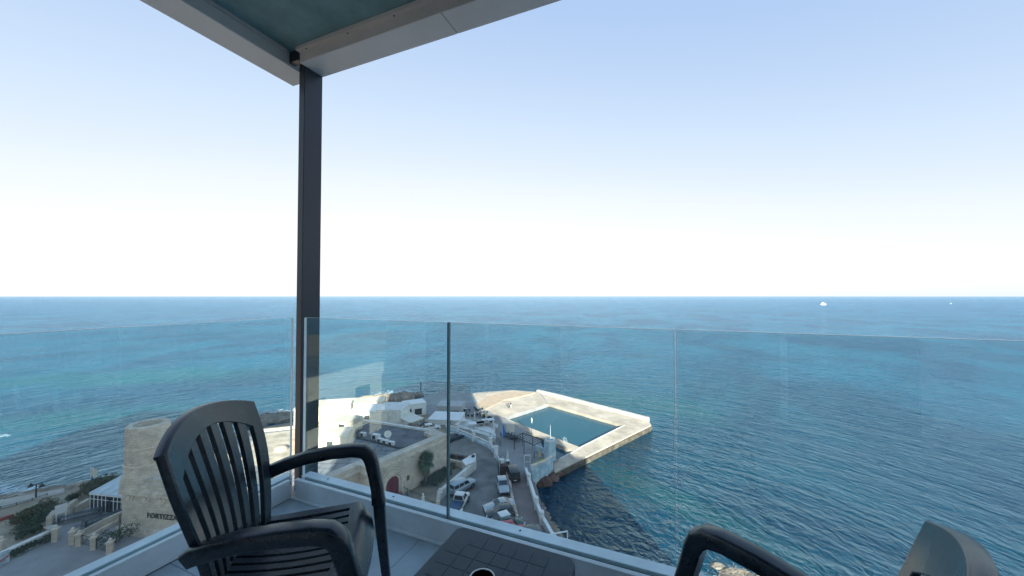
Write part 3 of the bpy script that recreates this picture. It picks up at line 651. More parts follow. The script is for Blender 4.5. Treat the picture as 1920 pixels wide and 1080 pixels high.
for uv in ((742, 760), (776, 756), (758, 763)):
    c = G(*uv, -1); part('post', MB().tube([(c.x, c.y, -1), (c.x, c.y, 1.12)], .06, 6), whitepaint, aw)
ca = thing('sail_canopy', 'square cream canopy on dark posts between the white buildings', 'canopy', tuple(G(768, 800, -0.5)))
pc = R2(3.0, (740, 779.5), (764, 770.5), (795, 783.5), (770, 792.5))
part('cover', MB().prism(pc, 2.9, 3.0), creamcloth, ca)
for p_ in pc: part('post', MB().tube([(p_.x*.997, p_.y*.997, -1), (p_.x*.997, p_.y*.997, 2.9)], .09, 6), iron, ca)
# things on the roof
for i, (u, v, s_) in enumerate(((681, 816, 1.0), (705, 822, 1.35), (713, 827, 1.0), (723, 830, 1.0), (734, 833, 1.0))):
    c = G(u, v, 5.5); lb = ['white roof unit standing apart at the left of the row', 'largest white roof unit, second in the row', 'white roof unit in the middle of the row', 'white roof unit fourth in the row', 'white roof unit at the right end of the row'][i]
    t = thing('air_conditioner', lb+' on the dark fort roof', 'air conditioner', (c.x, c.y, 5.24), -0.35, 'white units along the edge of the dark roof')
    M = FR[t.name]; part('casing', MB(M).box(-.55*s_, .55*s_, -.25*s_, .25*s_, .1, .75*s_), whitepaint, t, bevel=.03)
    part('grille', MB(M).lathe([(.02, 0), (.24, 0), (.24, .02)], (0, 0, 0), 10), iron, t) if False else part('grille', MB(M).box(-.4*s_, .1*s_, -.25*s_-.015, -.25*s_-.002, .2, .62*s_), iron, t)
    part('foot', MB(M).box(-.45*s_, -.35*s_, -.25, .25, 0, .099), iron, t); part('foot', MB(M).box(.35*s_, .45*s_, -.25, .25, 0, .099), iron, t)
c = G(727, 821, 5.5); t = thing('satellite_dish', 'pale round satellite dish standing on the dark fort roof', 'dish', (c.x, c.y, 5.4))
dm = MB(Matrix.Translation((c.x, c.y, 6.15)) @ Matrix.Rotation(radians(52), 4, 'X') @ Matrix.Rotation(0.3, 4, 'Y')); dm.lathe([(.02, -.12), (.35, -.08), (.62, 0), (.62, .02), (.35, -.05), (.02, -.09)], n=18)
part('reflector', dm, creamcloth, t, smooth=40); part('stand', MB().tube([(c.x, c.y, 5.4), (c.x, c.y, 6.05)], .05, 6), iron, t); part('base', MB().boxc((c.x, c.y, 5.43), (.9, .9, .06)), concrete, t)
# white tank/mound
c = G(527, 843, 5.3); solo('roof_dome', MB().lathe([(1.0, 0), (.95, .3), (.6, .55), (.02, .65)], (c.x, c.y, 5.3), 14), roofsand, 'low pale dome on the sandy sunlit part of the fort roof', 'dome', smooth=50)
for uv, h, lb in (((600, 800), 3.6, 'white flagpole standing at the sunlit back of the fort'), ((746, 790), 2.5, 'short white mast by the white buildings')):
    c = G(*uv, 5 if uv[0] == 600 else 4.2); solo('pole', MB().tube([(c.x, c.y, c.z), (c.x, c.y, c.z+h)], [.12, .07], 8), whitepaint, lb, 'pole')
# arched gateway on the right wall
wd = (A_-B_).normalized(); wnrm = Vector((wd.y, -wd.x)); wang = math.atan2(wd.y, wd.x)
dc = B_+wd*((Vector((-17.7, 54.8))-B_).length)
gate = thing('arched_gateway', 'rounded stone archway with a burgundy door in the fort wall', 'doorway', (dc.x, dc.y, 0), wang)
GMx = FR[gate.name]
def arch(r, w, y0, y1, hs):
    mb = MB(GMx); n = 14; vs = []; 
    pts = [(-r, 0)]+[(-r*cos(pi*k/n), hs+r*sin(pi*k/n)) for k in range(n+1)]+[(r, 0)]
    pto = [(-r-w, 0)]+[(-(r+w)*cos(pi*k/n), hs+(r+w)*sin(pi*k/n)) for k in range(n+1)]+[(r+w, 0)]
    N_ = len(pts)
    for (x, z) in pts: vs += [(x, y0, z), (x, y1, z)]
    for (x, z) in pto: vs += [(x, y0, z), (x, y1, z)]
    fs = []
    for k in range(N_-1):
        a, b = 2*k, 2*(k+1); c_, d_ = 2*(N_+k), 2*(N_+k+1)
        fs += [(a, b, d_, c_), (a+1, c_+1, d_+1, b+1), (c_, d_, d_+1, c_+1), (b, a, a+1, b+1)]
    return mb.add(vs, fs)
dm = MB(GMx); n = 14; pts = [(-1.15, 0)]+[(-1.15*cos(pi*k/n), 2.3+1.15*sin(pi*k/n)) for k in range(n+1)]+[(1.15, 0)]
dm.add([(x, -.06, z) for x, z in pts]+[(x, 0.02, z) for x, z in pts], [tuple(range(len(pts)))])
part('door', dm, burgundy, gate)
part('door_seam', MB(GMx).box(-.03, .03, -.09, -.062, 0, 3.3), iron, gate)
for i, (r, w_, y) in enumerate(((1.15, .28, -.24), (1.47, .22, -.36), (1.74, .25, -.30), (2.1, .14, -.14))): part('moulding', arch(r, w_, y, -.003, 2.3), stone, gate)
st = MB(GMx)
for k in range(3): st.box(-1.3, 1.3, -.5-.4*(k+1), -.25-.4*k, 0.0, .75-.24*k)
part('steps', st, mat('red_step', (0.22, 0.10, 0.095), 0.8, 0.2, 2), gate)
pl = MB(GMx); pl.box(2.75, 3.2, -.08, -.003, 1.7, 2.4); part('plaque', pl, mat('bronze_plaque', (0.12, 0.08, 0.06), 0.5), gate)
def crest(c, ang, r, label, group):
    t = thing('stone_rosette', label, 'carving', c, ang, group); M = FR[t.name]; 
    b = MB(M)
    for k in range(8):
        a = 2*pi*k/8; b.boxc((cos(a)*r*.6, -.05, sin(a)*r*.6), (r*.42, .14, r*.42), 0)
    part('petals', b, stone, t); part('boss', MB(M).boxc((0, -.1, 0), (r*.5, .2, r*.5)), stone, t)
dcr = A_.lerp(B_, .22); crest((dcr.x, dcr.y, 4.0), wang, .5, 'carved stone rosette high on the fort wall right of the palm', 'carved rosettes on the fort walls')
ld = (C_-D_).normalized(); p_ = D_.lerp(C_, .62); crest((p_.x, p_.y, 4.3), math.atan2(ld.y, ld.x), .55, 'carved stone rosette on the fort wall left of the arched door', 'carved rosettes on the fort walls')
# front wall with name, and turret
fd = (D_-E_).normalized(); fang = math.atan2(fd.y, fd.x)
for k, (u, v) in enumerate(((252, 926), (282, 930), (311, 933))):
    # point on the front wall plane
    for q in range(2000):
        p_ = E_+fd*(q*.01)
        if p_.x/p_.y >= (u-960)/F: break
    z_ = CAMZ-(v-555)/F*p_.y
    crest((p_.x, p_.y, z_), fang, .75, ['leftmost carved rosette above the fort name', 'middle carved rosette above the fort name', 'carved rosette above the middle of the fort name'][k], 'carved rosettes on the fort walls')
for q in range(2000):
    p_ = E_+fd*(q*.01)
    if p_.x/p_.y > (286-960)/F: break
zt = CAMZ-(964-555)/F*p_.y
tcu = bpy.data.curves.new('lettering', 'FONT'); tcu.body = 'FORTIZZA'; tcu.size = 0.86; tcu.extrude = 0.03; tcu.offset = 0.006; tcu.space_character = 1.12
to = bpy.data.objects.new('tmp', tcu); C.objects.link(to)
dg = bpy.context.evaluated_depsgraph_get(); tme_ = bpy.data.meshes.new_from_object(to.evaluated_get(dg)); bpy.data.objects.remove(to)
tb = MB(Matrix.Translation((p_.x, p_.y, zt)) @ Matrix.Rotation(fang, 4, 'Z') @ Matrix.Translation((0, -.1, 0)) @ Matrix.Rotation(pi/2, 4, 'X'))
tb.add([v.co.copy() for v in tme_.vertices], [list(f.vertices) for f in tme_.polygons])
# serif bars at the feet and heads of the letters
part('lettering', tb, mat('dark_bronze_letters', (0.03, 0.03, 0.03), 0.5), fort)
tw = thing('stone_turret', 'round limestone turret with a hollow top rising above the fort wall', 'tower', (-48.5, 49.5, 5.2))
tc = (-48.5, 49.5, 0)
rr = 2.25
part('drum', MB().lathe([(rr+.4, 5.2), (rr+.3, 6.3), (rr+.06, 6.9), (rr, 8.0)], tc, 20), limestone, tw, smooth=30)
part('string_course', MB().lathe([(rr, 8.0), (rr+.08, 8.04), (rr+.08, 8.16), (rr, 8.2)], tc, 20), stone, tw)
part('drum', MB().lathe([(rr, 8.2), (rr-.03, 10.2)], tc, 20), limestone, tw, smooth=30)
part('string_course', MB().lathe([(rr-.03, 10.2), (rr+.06, 10.24), (rr+.06, 10.36), (rr-.03, 10.4)], tc, 20), stone, tw)
part('drum', MB().lathe([(rr-.03, 10.4), (rr-.05, 12.9), (rr-.2, 13.1), (rr-.7, 13.05), (rr-.78, 12.8), (rr-.9, 11.6), (.01, 11.5)], tc, 20), limestone, tw, smooth=30)
ft = fd*0; ledge = MB(); a_ = E_+fd*-.2; 
part('ledge', band(fp, [6], 0.6, 0.34, 4.9, 5.2), stone, fort)
part('footing', band(fp, [6], 0.1, 0.45, -.1, .9), stone, fort)
sh_ = MB(); sh_.prism([E_+Vector((.3, .3)), E_+fd*8+Vector((.3, .6)), Vector((-41, 55)), Vector((-50.5, 55.5))], 6.1, 6.6); part('turret_base', sh_, limestone, fort)
# ================================================================ plants
def leaves(mb, c, r, n, s, rnd, flat=1.0):
    for k in range(n):
        while True:
            p = Vector((rnd.uniform(-1, 1), rnd.uniform(-1, 1), rnd.uniform(-1, 1)))
            if 0.25 < p.length < 1: break
        p = Vector((p.x*r[0], p.y*r[1], p.z*r[2]))+Vector(c)
        a = Vector((rnd.gauss(0, 1), rnd.gauss(0, 1), rnd.gauss(0, .7))).normalized(); b = a.cross(Vector((rnd.gauss(0, 1), rnd.gauss(0, 1), rnd.gauss(0, 1)))).normalized()
        q = s*rnd.uniform(.6, 1.4)
        mb.add([p-a*q, p+b*q*.45, p+a*q, p-b*q*.45], [(0, 1, 2, 3)])
def shrub(c, r, label, m, n=500, s=0.13, name='shrub', group='shrubs around the fort terrace', clumps=6):
    rnd = random.Random(int(c[0]*100) ^ int(c[1]*37)); t = thing(name, label, 'shrub', tuple(c), 0, group)
    mb = MB(); st = MB()
    for k in range(clumps):
        a = rnd.uniform(0, 2*pi); d = rnd.uniform(0, .6)
        cc = (c[0]+cos(a)*d*r[0], c[1]+sin(a)*d*r[1], c[2]+r[2]*rnd.uniform(.5, 1.0)); k_ = rnd.uniform(.4, .65)
        leaves(mb, cc, (r[0]*k_, r[1]*k_, r[2]*k_*.9), n//clumps, s, rnd)
        st.tube([c, ((c[0]+cc[0])/2, (c[1]+cc[1])/2+.05, (c[2]+cc[2])/2), cc], [.05, .035, .015], 5)
    part('foliage', mb, m, t); part('stems', st, bark, t)
    return t
sc = MB(); rnd = random.Random(11)
def scrubzone(mb, uvs, z, n, r0, r1, s, nl):
    pts = [Vector(tuple(G(u, v, z))) for u, v in uvs]
    for k in range(n):
        w_ = [rnd.random()**1.2 for _ in pts]; t_ = sum(w_); p = sum((pts[i]*(w_[i]/t_) for i in range(len(pts))), Vector((0, 0, 0)))
        r = rnd.uniform(r0, r1); leaves(mb, (p.x, p.y, z+r*.4), (r, r, r*.55), nl, s, rnd)
scrubzone(sc, [(150, 915), (225, 900), (215, 912), (165, 935)], 0.6, 34, .8, 1.7, .16, 150)
o = solo('scrub', sc, leafo, 'olive brown scrub beside the glass pavilion above the shore', kind='stuff')
sc = MB(); scrubzone(sc, [(0, 1000), (60, 985), (150, 930), (120, 930), (60, 965), (30, 975), (0, 985)], 0, 90, .5, 1.2, .13, 110); solo('scrub', sc, leafo, 'dry scrub on the bank between coast path and terrace', kind='stuff')
sc = MB(); scrubzone(sc, [(0, 1012), (45, 990), (95, 960), (140, 925), (100, 972), (40, 1003)], 0, 55, .5, .95, .13, 120); solo('scrub', sc, leafd, 'dark green hedge growth behind the terrace wall', kind='stuff')
sc = MB(); scrubzone(sc, [(770, 905), (838, 872), (866, 872), (820, 918), (790, 925)], -.1, 70, .6, 1.2, .15, 130); solo('scrub', sc, leafd, 'dark green undergrowth in the sunken garden below the palm', kind='stuff')
sc = MB(); scrubzone(sc, [(811, 780), (815, 777), (837, 790), (834, 793)], -.9, 26, .4, .8, .14, 90); solo('scrub', sc, leafo, 'grey green planting beside the white beach walls', kind='stuff')
for i, (u, v, r, lb) in enumerate(((218, 1018, 2.1, 'big dark shrub at the foot of the fort front wall'), (88, 1016, .85, 'dark shrub by the gate pillar at the end of the balustrade'), (64, 1024, .8, 'dark shrub under the middle of the white balustrade'), (45, 1034, .9, 'dark shrub under the balustrade near the poster'), (24, 1044, .95, 'dark shrub right behind the poster board'), (222, 966, .8, 'small plant at the right end of the glass pavilion'), (135, 938, 1.1, 'dark bush left of the glass pavilion'), (62, 1000, .9, 'low dark bush behind the balustrade'), (40, 1008, 1.0, 'dark bush behind the left half of the balustrade'), (848, 862, .5, 'small potted bush on top of the garden wall'))):
    shrub(G(u, v, 0.05), (r, r, r*.62), lb, leafd, 650, .12)
# palm
pb = G(797, 908, -0.1)
palm = thing('palm_tree', 'tall fan palm with a ragged green crown in front of the fort wall', 'palm', tuple(pb))
ptop = GD(799.5, 872, pb.y-.2)
tr_ = MB().tube([pb+Vector((0, 0, 0)), pb.lerp(ptop, .3)+Vector((.1, 0, 0)), pb.lerp(ptop, .7)+Vector((.05, 0, 0)), ptop], [.36, .27, .25, .3], 10)
part('trunk', tr_, bark, palm, smooth=60)
def fan(seed, L, m):
    rnd = random.Random(seed); b = MB(); pet = L*.5
    b.tube([(0, 0, 0), (pet*.5, 0, .05), (pet, 0, -.02)], [.03, .025, .015], 4)
    for k in range(11):
        a = radians(-80+16*k)+rnd.uniform(-.05, .05); l = L*.62*(1-.25*abs(k-5)/5)
        d = Vector((cos(a), sin(a), 0)); pr = Vector((-d.y, d.x, 0))*(.055*L)
        p0 = Vector((pet, 0, 0)); m1 = p0+d*l*.55+Vector((0, 0, .03)); tip = p0+d*l+Vector((0, 0, -.28*l-rnd.uniform(0, .1)))
        b.add([p0, m1-pr, m1+pr, tip], [(0, 1, 2), (1, 3, 2)])
    return mesh('frond', b, m)
fms = [fan(k, 1.55, leafp) for k in range(4)]; dms = [fan(k+9, 1.25, leafb) for k in range(2)]
rnd = random.Random(5); lc = FR[palm.name].inverted() @ ptop
for k in range(64):
    el = radians(rnd.uniform(-48, 82)) if k > 8 else radians(rnd.uniform(60, 88)); az = k*2.399+rnd.uniform(-.2, .2)
    s_ = rnd.uniform(.8, 1.15)
    piece('frond', fms[k % 4], palm, lc+Vector((0, 0, rnd.uniform(.1, .75))), (rnd.uniform(-.5, .5), -el, az), (s_, s_, s_))
for k in range(26):
    az = k*2.399; s_ = rnd.uniform(.8, 1.1)
    piece('dead_frond', dms[k % 2], palm, lc+Vector((0, 0, rnd.uniform(-.5, .1))), (rnd.uniform(-.4, .4), radians(rnd.uniform(58, 80)), az), (s_, s_, s_))
# ================================================================ forecourt bridge railings, garden walls
def railing(pts, h, z, name, label, sp=0.14, m=iron, group=None, posts=True, cat='railing'):
    t = thing(name, label, cat, (pts[0].x, pts[0].y, z), 0, group)
    P_ = [Vector((p.x, p.y, z)) for p in pts]
    for i in range(len(P_)-1):
        a, b = P_[i], P_[i+1]; L = (b-a).length
        part('rail', MB().tube([a+Vector((0, 0, h)), b+Vector((0, 0, h))], .035, 5), m, t)
        part('rail', MB().tube([a+Vector((0, 0, .12)), b+Vector((0, 0, .12))], .025, 5), m, t)
        bm_ = MB(); n = max(2, int(L/sp))
        for k in range(n): q = a.lerp(b, k/n); bm_.tube([q+Vector((0, 0, .1)), q+Vector((0, 0, h))], .014, 4, False)
        part('balusters', bm_, m, t, kind='stuff')
        part('post', MB().tube([a, a+Vector((0, 0, h+.12))], .05, 6), m, t)
    part('post', MB().tube([P_[-1], P_[-1]+Vector((0, 0, h+.12))], .05, 6), m, t)
    return t
railing([G(746, 920, 0), G(764, 930, 0), G(795, 945, 0), G(812, 955, 0)], 1.0, 0.02, 'iron_railing', 'black iron railing along the garden side of the fort bridge', .3, group='railings round the fort')
railing([G(731, 930, 0), G(740, 942, 0), G(770, 958, 0), G(800, 970, 0)], 1.0, 0.02, 'iron_railing', 'black iron railing on the near side of the fort bridge', .3, group='railings round the fort')
railing([G(814, 965, 0), G(829, 973, 0), G(845, 985, 0)], 1.0, 0.02, 'iron_railing', 'short iron railing by the garden gate near the parked pickup', .3, group='railings round the fort')
st = G(793, 955, 0); stt = thing('garden_statue', 'small white garden statue on a pedestal at the bridge end', 'statue', tuple(st))
part('pedestal', MB().lathe([(.35, 0), (.35, .15), (.22, .25), (.22, .8), (.32, .9)], tuple(st), 8), whitewash, stt)
part('figure', MB().lathe([(.22, .9), (.26, 1.2), (.18, 1.5), (.24, 1.75), (.08, 1.92), (.14, 2.05), (.13, 2.2), (.02, 2.28)], tuple(st), 10), whitewash, stt, smooth=60)
t = thing('garden_wall', 'white rendered wall with a flat top between garden and car park', 'wall', tuple(G(845, 900, 0)))
w = MB(); w.wall(P(1.3, (889, 851), (890, 865), (823, 921)), .55, 0, 1.3); part('wall', w, whitewash, t)
w = MB(); w.wall(P(1.3, (823, 921), (821, 940)), .5, 0, 1.3); part('gate_pier', w, limestone, t)
c = G(825, 925, 1.2); part('finial', MB().lathe([(.3, 0), (.34, .1), (.15, .2), (.25, .45), (.18, .62), (.02, .7)], (c.x, c.y, 1.3), 10), whitewash, t, smooth=60)
t = thing('service_block', 'low white flat topped block joined to the garden wall', 'building', tuple(G(878, 862, 0)))
part('wall', MB().prism(P(1.5, (866, 864), (884, 853), (892, 858), (888, 866), (873, 872)), 0, 1.5), whitewash, t)
part('roof', MB().prism(P(1.6, (865.6, 863.5), (884, 852.5), (892.5, 857.5), (888.5, 866.2), (873, 872.2)), 1.503, 1.62), whitepaint, t)
c = G(887, 857, 1.6); solo('spotlight', MB().boxc((c.x, c.y, 1.8), (.5, .35, .3), .5).tube([(c.x, c.y, 1.62), (c.x, c.y, 1.8)], .05, 6), iron, 'small black floodlight on the low white block', 'floodlight')
t = thing('garden_wall', 'long low sandy wall closing the sunken garden towards the road', 'wall', tuple(G(855, 848, 0)))
w = MB(); w.wall(P(1.0, (838, 859), (846, 861), (868, 867)), .3, 0, 1.0); part('wall', w, stone, t)
c = G(854, 862, 0); t = thing('market_table', 'pile of dark boxes standing by the garden wall', 'boxes', tuple(c), -.3)
for k in range(5): part('box', MB().boxc((c.x-1.6+k*.85, c.y+1.2-.25*k, .3+.0*k), (.7, .6, .5+.1*(k % 3)), -.3), darkfab if k % 2 else wood, t)
# low wall between the car park and the promenade, made of stones
t = thing('low_wall', 'low rubble wall dividing the car park from the promenade', 'wall', tuple(G(968, 950, 0)))
pts = [G(*k, .5) for k in ((951, 884), (956, 905), (962, 940), (972, 975), (984, 1006), (996, 1050))]
rnd = random.Random(4); shp = [mesh('stone', MB().boxc((0, 0, .25), (.62, .42, .5)).boxc((0, 0, .53), (.5, .32, .08)), m_) for m_ in (stone, limestone, concrete)]
ivt = FR[t.name].inverted()
for i in range(len(pts)-1):
    a, b = pts[i], pts[i+1]; L = (b-a).length; n = int(L/.66); an = math.atan2((b-a).y, (b-a).x)
    for k in range(n):
        q = a.lerp(b, (k+.5)/n); q.z = 0.0; s_ = rnd.uniform(.85, 1.15)
        piece('stone', shp[rnd.randrange(3)], t, ivt @ q, (0, 0, an+rnd.uniform(-.06, .06)), (1, rnd.uniform(.85, 1.1), s_))
# promenade sea wall with round finials
t = thing('sea_wall', 'white painted promenade parapet above the water', 'wall', tuple(G(1030, 970, 0)))
pts = [G(*k, .9) for k in ((986, 878), (993, 900), (1005, 938), (1016, 966), (1034, 998), (1056, 1024), (1062, 1036))]
w = MB(); w.wall(pts, .3, -4, .9); part('parapet', w, whitewash, t)
w = MB(); w.wall(pts, .42, .905, .98); part('coping', w, whitepaint, t)
for i, (u, v) in enumerate(((992, 893), (1006, 937), (1016, 964), (1058, 1024))):
    c = G(u, v, 1.3); part('pier', MB().boxc((c.x, c.y, .6), (.6, .6, 1.4)), whitewash, t)
    part('ball', MB().lathe([(.02, 0), (.2, .05), (.3, .22), (.3, .34), (.2, .5), (.02, .56)], (c.x, c.y, 1.3), 12), whitepaint, t, smooth=60)
w = MB(); w.wall([G(*k, -1) for k in ((1000, 905), (1009, 938), (1022, 970), (1042, 1000), (1064, 1034))], .7, -5, -1); part('rock_footing', w, rockmat, t)
# white portal frame
t = thing('goal_frame', 'thin white metal portal frame standing over the promenade', 'frame', tuple(G(1036, 1040, 0)))
a = G(1064, 1072, -.3); b = G(1006, 1090, 0)
ta = GD(1064, 996, a.y); tb_ = GD(1010, 1006, b.y)
part('post', MB().tube([a, ta], .07, 8), whitepaint, t); part('post', MB().tube([b, tb_], .07, 8), whitepaint, t); part('crossbar', MB().tube([tb_, ta], .08, 8), whitepaint, t)
# ================================================================ vehicles
def paint(name, col, metal=0.35): return mat(name, col, 0.32, 0.05, 1.5, metal=metal, coat=0.4)
def body_mesh(st, W, M):
    """st: (x, z0, z1, k) stations; k = width factor"""
    prof = [(-.96, 0), (-1, .18), (-1, .62), (-.93, .88), (-.80, 1), (0, 1.03), (.80, 1), (.93, .88), (1, .62), (1, .18), (.96, 0)]
    n = len(prof); vs = []; fs = []
    for (x, z0, z1, k) in st:
        for (a, b) in prof: vs.append((x, a*W/2*k, z0+(z1-z0)*b))
    for i in range(len(st)-1):
        for j in range(n-1): fs.append((i*n+j, (i+1)*n+j, (i+1)*n+j+1, i*n+j+1))
        fs.append((i*n, i*n+n-1, (i+1)*n+n-1, (i+1)*n))
    fs.append(tuple(range(n))); fs.append(tuple(reversed(range((len(st)-1)*n, len(st)*n))))
    return MB(M).add(vs, fs)
def pane_on(q, iu, iv, off, M, u0=0.0, u1=1.0):
    a, b, c, d = [Vector(p) for p in q]
    def pt(s, t): return a.lerp(b, s).lerp(d.lerp(c, s), t)
    n = (b-a).cross(d-a).normalized()
    P4 = [pt(u0+iu, iv), pt(u1-iu, iv), pt(u1-iu, 1-iv), pt(u0+iu, 1-iv)]
    return MB(M).add([p+n*.004 for p in P4]+[p+n*off for p in P4], [(4, 5, 6, 7), (0, 4, 7, 3), (1, 2, 6, 5), (0, 1, 5, 4), (3, 7, 6, 2)])
def car(uv, heading, label, paintm, kind='hatch', name='parked_car', cat='car', L=4.1, W=1.74, H=1.46, z=0.02, roofm=None, group='cars parked by the fort and the promenade'):
    c = G(*uv, z); t = thing(name, label, cat, tuple(c), heading, group); M = FR[t.name]
    h = L/2; gz = .24
    if kind == 'hatch': st = [(-h, .42, .82, .86), (-h+.12, .28, .95, .95), (-h*.55, gz, .98, 1), (h*.25, gz, .96, 1), (h*.42, gz, .93, .99), (h*.8, gz, .78, .96), (h-.1, .3, .66, .88), (h, .42, .58, .78)]; cab = (-h*.93, h*.40, -h*.70, h*.02)
    elif kind == 'coupe': st = [(-h, .42, .78, .84), (-h+.12, .28, .92, .95), (-h*.6, gz, .95, 1), (h*.2, gz, .92, 1), (h*.35, gz, .9, .99), (h*.8, gz, .74, .96), (h-.1, .3, .62, .86), (h, .42, .54, .72)]; cab = (-h*.72, h*.36, -h*.36, -h*.02)
    elif kind == 'suv': st = [(-h, .5, 1.02, .9), (-h+.1, .36, 1.12, .97), (-h*.5, .34, 1.12, 1), (h*.3, .34, 1.1, 1), (h*.45, .34, 1.06, .99), (h*.85, .36, 1.0, .97), (h-.06, .4, .92, .93), (h, .5, .82, .88)]; cab = (-h*.97, h*.42, -h*.9, h*.18)
    elif kind == 'pickup': st = [(-h, .5, .98, .95), (-h+.05, .42, 1.0, .98), (-h*.1, .4, 1.02, 1), (h*.35, .4, 1.05, 1), (h*.5, .4, 1.03, .98), (h*.85, .4, .96, .96), (h-.06, .44, .88, .92), (h, .5, .8, .88)]; cab = (-h*.15, h*.52, -h*.1, h*.28)
    else: st = [(-h, .4, 1.0, .93), (-h+.08, .3, 1.1, .98), (0, .3, 1.1, 1), (h*.5, .3, 1.06, 1), (h*.7, .3, 1.0, .98), (h*.92, .32, .86, .94), (h, .42, .72, .86)]; cab = (-h*.97, h*.6, -h*.93, h*.32)
    part('body', body_mesh(st, W, M), paintm, t, smooth=38)
    xb0, xb1, xt0, xt1 = cab; zb = [s for s in st][2][2]-.02; wb, wt = W/2*.93, W/2*.74
    if kind in ('van', 'suv'): wt = W/2*.82
    zt = H-.06
    B = [(xb0, -wb, zb), (xb1, -wb, zb), (xb1, wb, zb), (xb0, wb, zb)]; Tp = [(xt0, -wt, zt), (xt1, -wt, zt), (xt1, wt, zt), (xt0, wt, zt)]
    part('cabin', MB(M).add(B+Tp, [(3, 2, 1, 0), (4, 5, 6, 7), (0, 1, 5, 4), (1, 2, 6, 5), (2, 3, 7, 6), (3, 0, 4, 7)]), paintm, t)
    ex = .05; rf = MB(M).add([(xt0-ex, -wt-.02, zt+.003), (xt1+ex, -wt-.02, zt+.003), (xt1+ex, wt+.02, zt+.003), (xt0-ex, wt+.02, zt+.003), (xt0+.08, -wt+.1, H), (xt1-.12, -wt+.1, H), (xt1-.12, wt-.1, H), (xt0+.08, wt-.1, H)],
        [(3, 2, 1, 0), (4, 5, 6, 7), (0, 1, 5, 4), (1, 2, 6, 5), (2, 3, 7, 6), (3, 0, 4, 7)])
    part('roof', rf, roofm or paintm, t, smooth=50)
    part('windscreen', pane_on((B[1], B[2], Tp[2], Tp[1]), .06, .08, .012, M), glassdark, t)
    part('rear_window', pane_on((B[3], B[0], Tp[0], Tp[3]), .08, .14, .012, M), glassdark, t)
    sp = (0, .5, 1.0) if kind in ('hatch', 'coupe', 'pickup') else (0, .33, .66, 1.0)
    for i in range(len(sp)-1):
        part('side_window', pane_on((B[0], B[1], Tp[1], Tp[0]), .03, .14, .012, M, sp[i], sp[i+1]), glassdark, t)
        part('side_window', pane_on((B[2], B[3], Tp[3], Tp[2]), .03, .14, .012, M, sp[i], sp[i+1]), glassdark, t)
    r = .31 if kind not in ('suv', 'pickup') else .36
    for sx in (-.62, .63):
        for sy in (-1, 1):
            Mw = M @ Matrix.Translation((h*sx, sy*(W/2-.11), r)) @ Matrix.Rotation(pi/2, 4, 'X')
            wl = part('wheel', MB(Mw).lathe([(r-.06, -.11), (r, -.08), (r, .08), (r-.06, .11), (r*.6, .112)] if sy < 0 else [(r*.6, -.112), (r-.06, -.11), (r, -.08), (r, .08), (r-.06, .11)], n=14), tyre, t, smooth=40)
            zr = .116 if sy < 0 else -.116
            part('rim', MB(Mw).lathe([(r*.62, min(zr, zr*.9)), (r*.58, max(zr, zr*.9)+.002)], n=12), rimm, wl)
            part('wheel_arch', MB(Mw).lathe([(r+.05, -.118 if sy > 0 else .098), (r+.05, -.098 if sy > 0 else .118)], n=14), iron, wl)
    fz = st[-1][2]; rz_ = st[0][2]
    for sy in (-1, 1):
        part('headlight', MB(M).boxc((h-.13, sy*W*.33, fz+.02), (.26, .3, .15)), lampc, t, bevel=.03)
        part('tail_light', MB(M).boxc((-h+.06, sy*W*.38, rz_-.05), (.12, .16, .26)), lampr, t, bevel=.02)
        part('mirror', MB(M).boxc((xb1-.25, sy*(W/2+.07), zb+.08), (.1, .18, .13)), paintm, t, bevel=.03)
    part('bumper', MB(M).box(h-.08, h+.05, -W*.37, W*.37, .33, .5), iron, t, bevel=.03)
    part('number_plate', MB(M).box(-h-.025, -h-.002, -.25, .25, .5, .62), whitepaint, t)
    return t, M, st, h
silver = paint('silver_paint', (0.42, 0.45, 0.47), .5); silverb = paint('blue_silver_paint', (0.30, 0.36, 0.41), .5); blackp = paint('black_paint', (0.018, 0.02, 0.024)); whitep = paint('white_car_paint', (0.68, 0.69, 0.69), 0)
redp = paint('red_paint_car', (0.36, 0.02, 0.045), .2); greenp = paint('dark_green_paint', (0.03, 0.075, 0.07)); greyp = paint('dark_grey_paint', (0.055, 0.065, 0.07)); bluep = paint('dark_blue_paint', (0.03, 0.05, 0.085))
def hd(uv0, uv1, z=0):
    a, b = G(*uv0, z), G(*uv1, z); return math.atan2(b.y-a.y, b.x-a.x)
h_lane = hd((975, 985), (955, 905))
car((942.5, 917), h_lane+pi+.04, 'silver hatchback parked nose towards us, alone in the middle of the car park', silver)
car((866, 919), hd((852, 924), (882, 908)), 'silver estate car parked along the white garden wall', silverb, 'suv', L=4.7, W=1.85, H=1.72)
t, M, st, h = car((861, 950), hd((852, 966), (874, 930)), 'white cabbed pickup with a blue covered bed', whitep, 'pickup', name='pickup_truck', cat='pickup', L=4.9, W=1.75, H=1.85)
part('bed_cover', MB(M).box(-h*.97, -h*.16, -.76, .76, .99, 1.1), mat('blue_tarpaulin', (0.02, 0.07, 0.15), 0.5, 0.3, 2, .4, 5), t, bevel=.05)
part('bed_side', MB(M).box(-h*.98, -h*.12, -.86, -.77, .5, 1.12).box(-h*.98, -h*.12, .77, .86, .5, 1.12), blackp, t)
car((848, 976), hd((838, 990), (858, 962)), 'white and grey car half hidden by the glass frame at the kerb', whitep, 'hatch', L=4.0)
h_side = hd((960, 948), (912, 958))
car((936, 955), h_side, 'silver coupe parked across the slope, the uppermost of the row of cars', silver, 'coupe', L=4.5, H=1.34)
car((937, 969), h_side-.15, 'dark car parked right below the silver coupe', greyp, 'hatch', L=3.9)
car((937, 986), h_side+.12, 'dark small car with a bright white roof in the row', bluep, 'hatch', L=3.6, H=1.5, roofm=whitep)
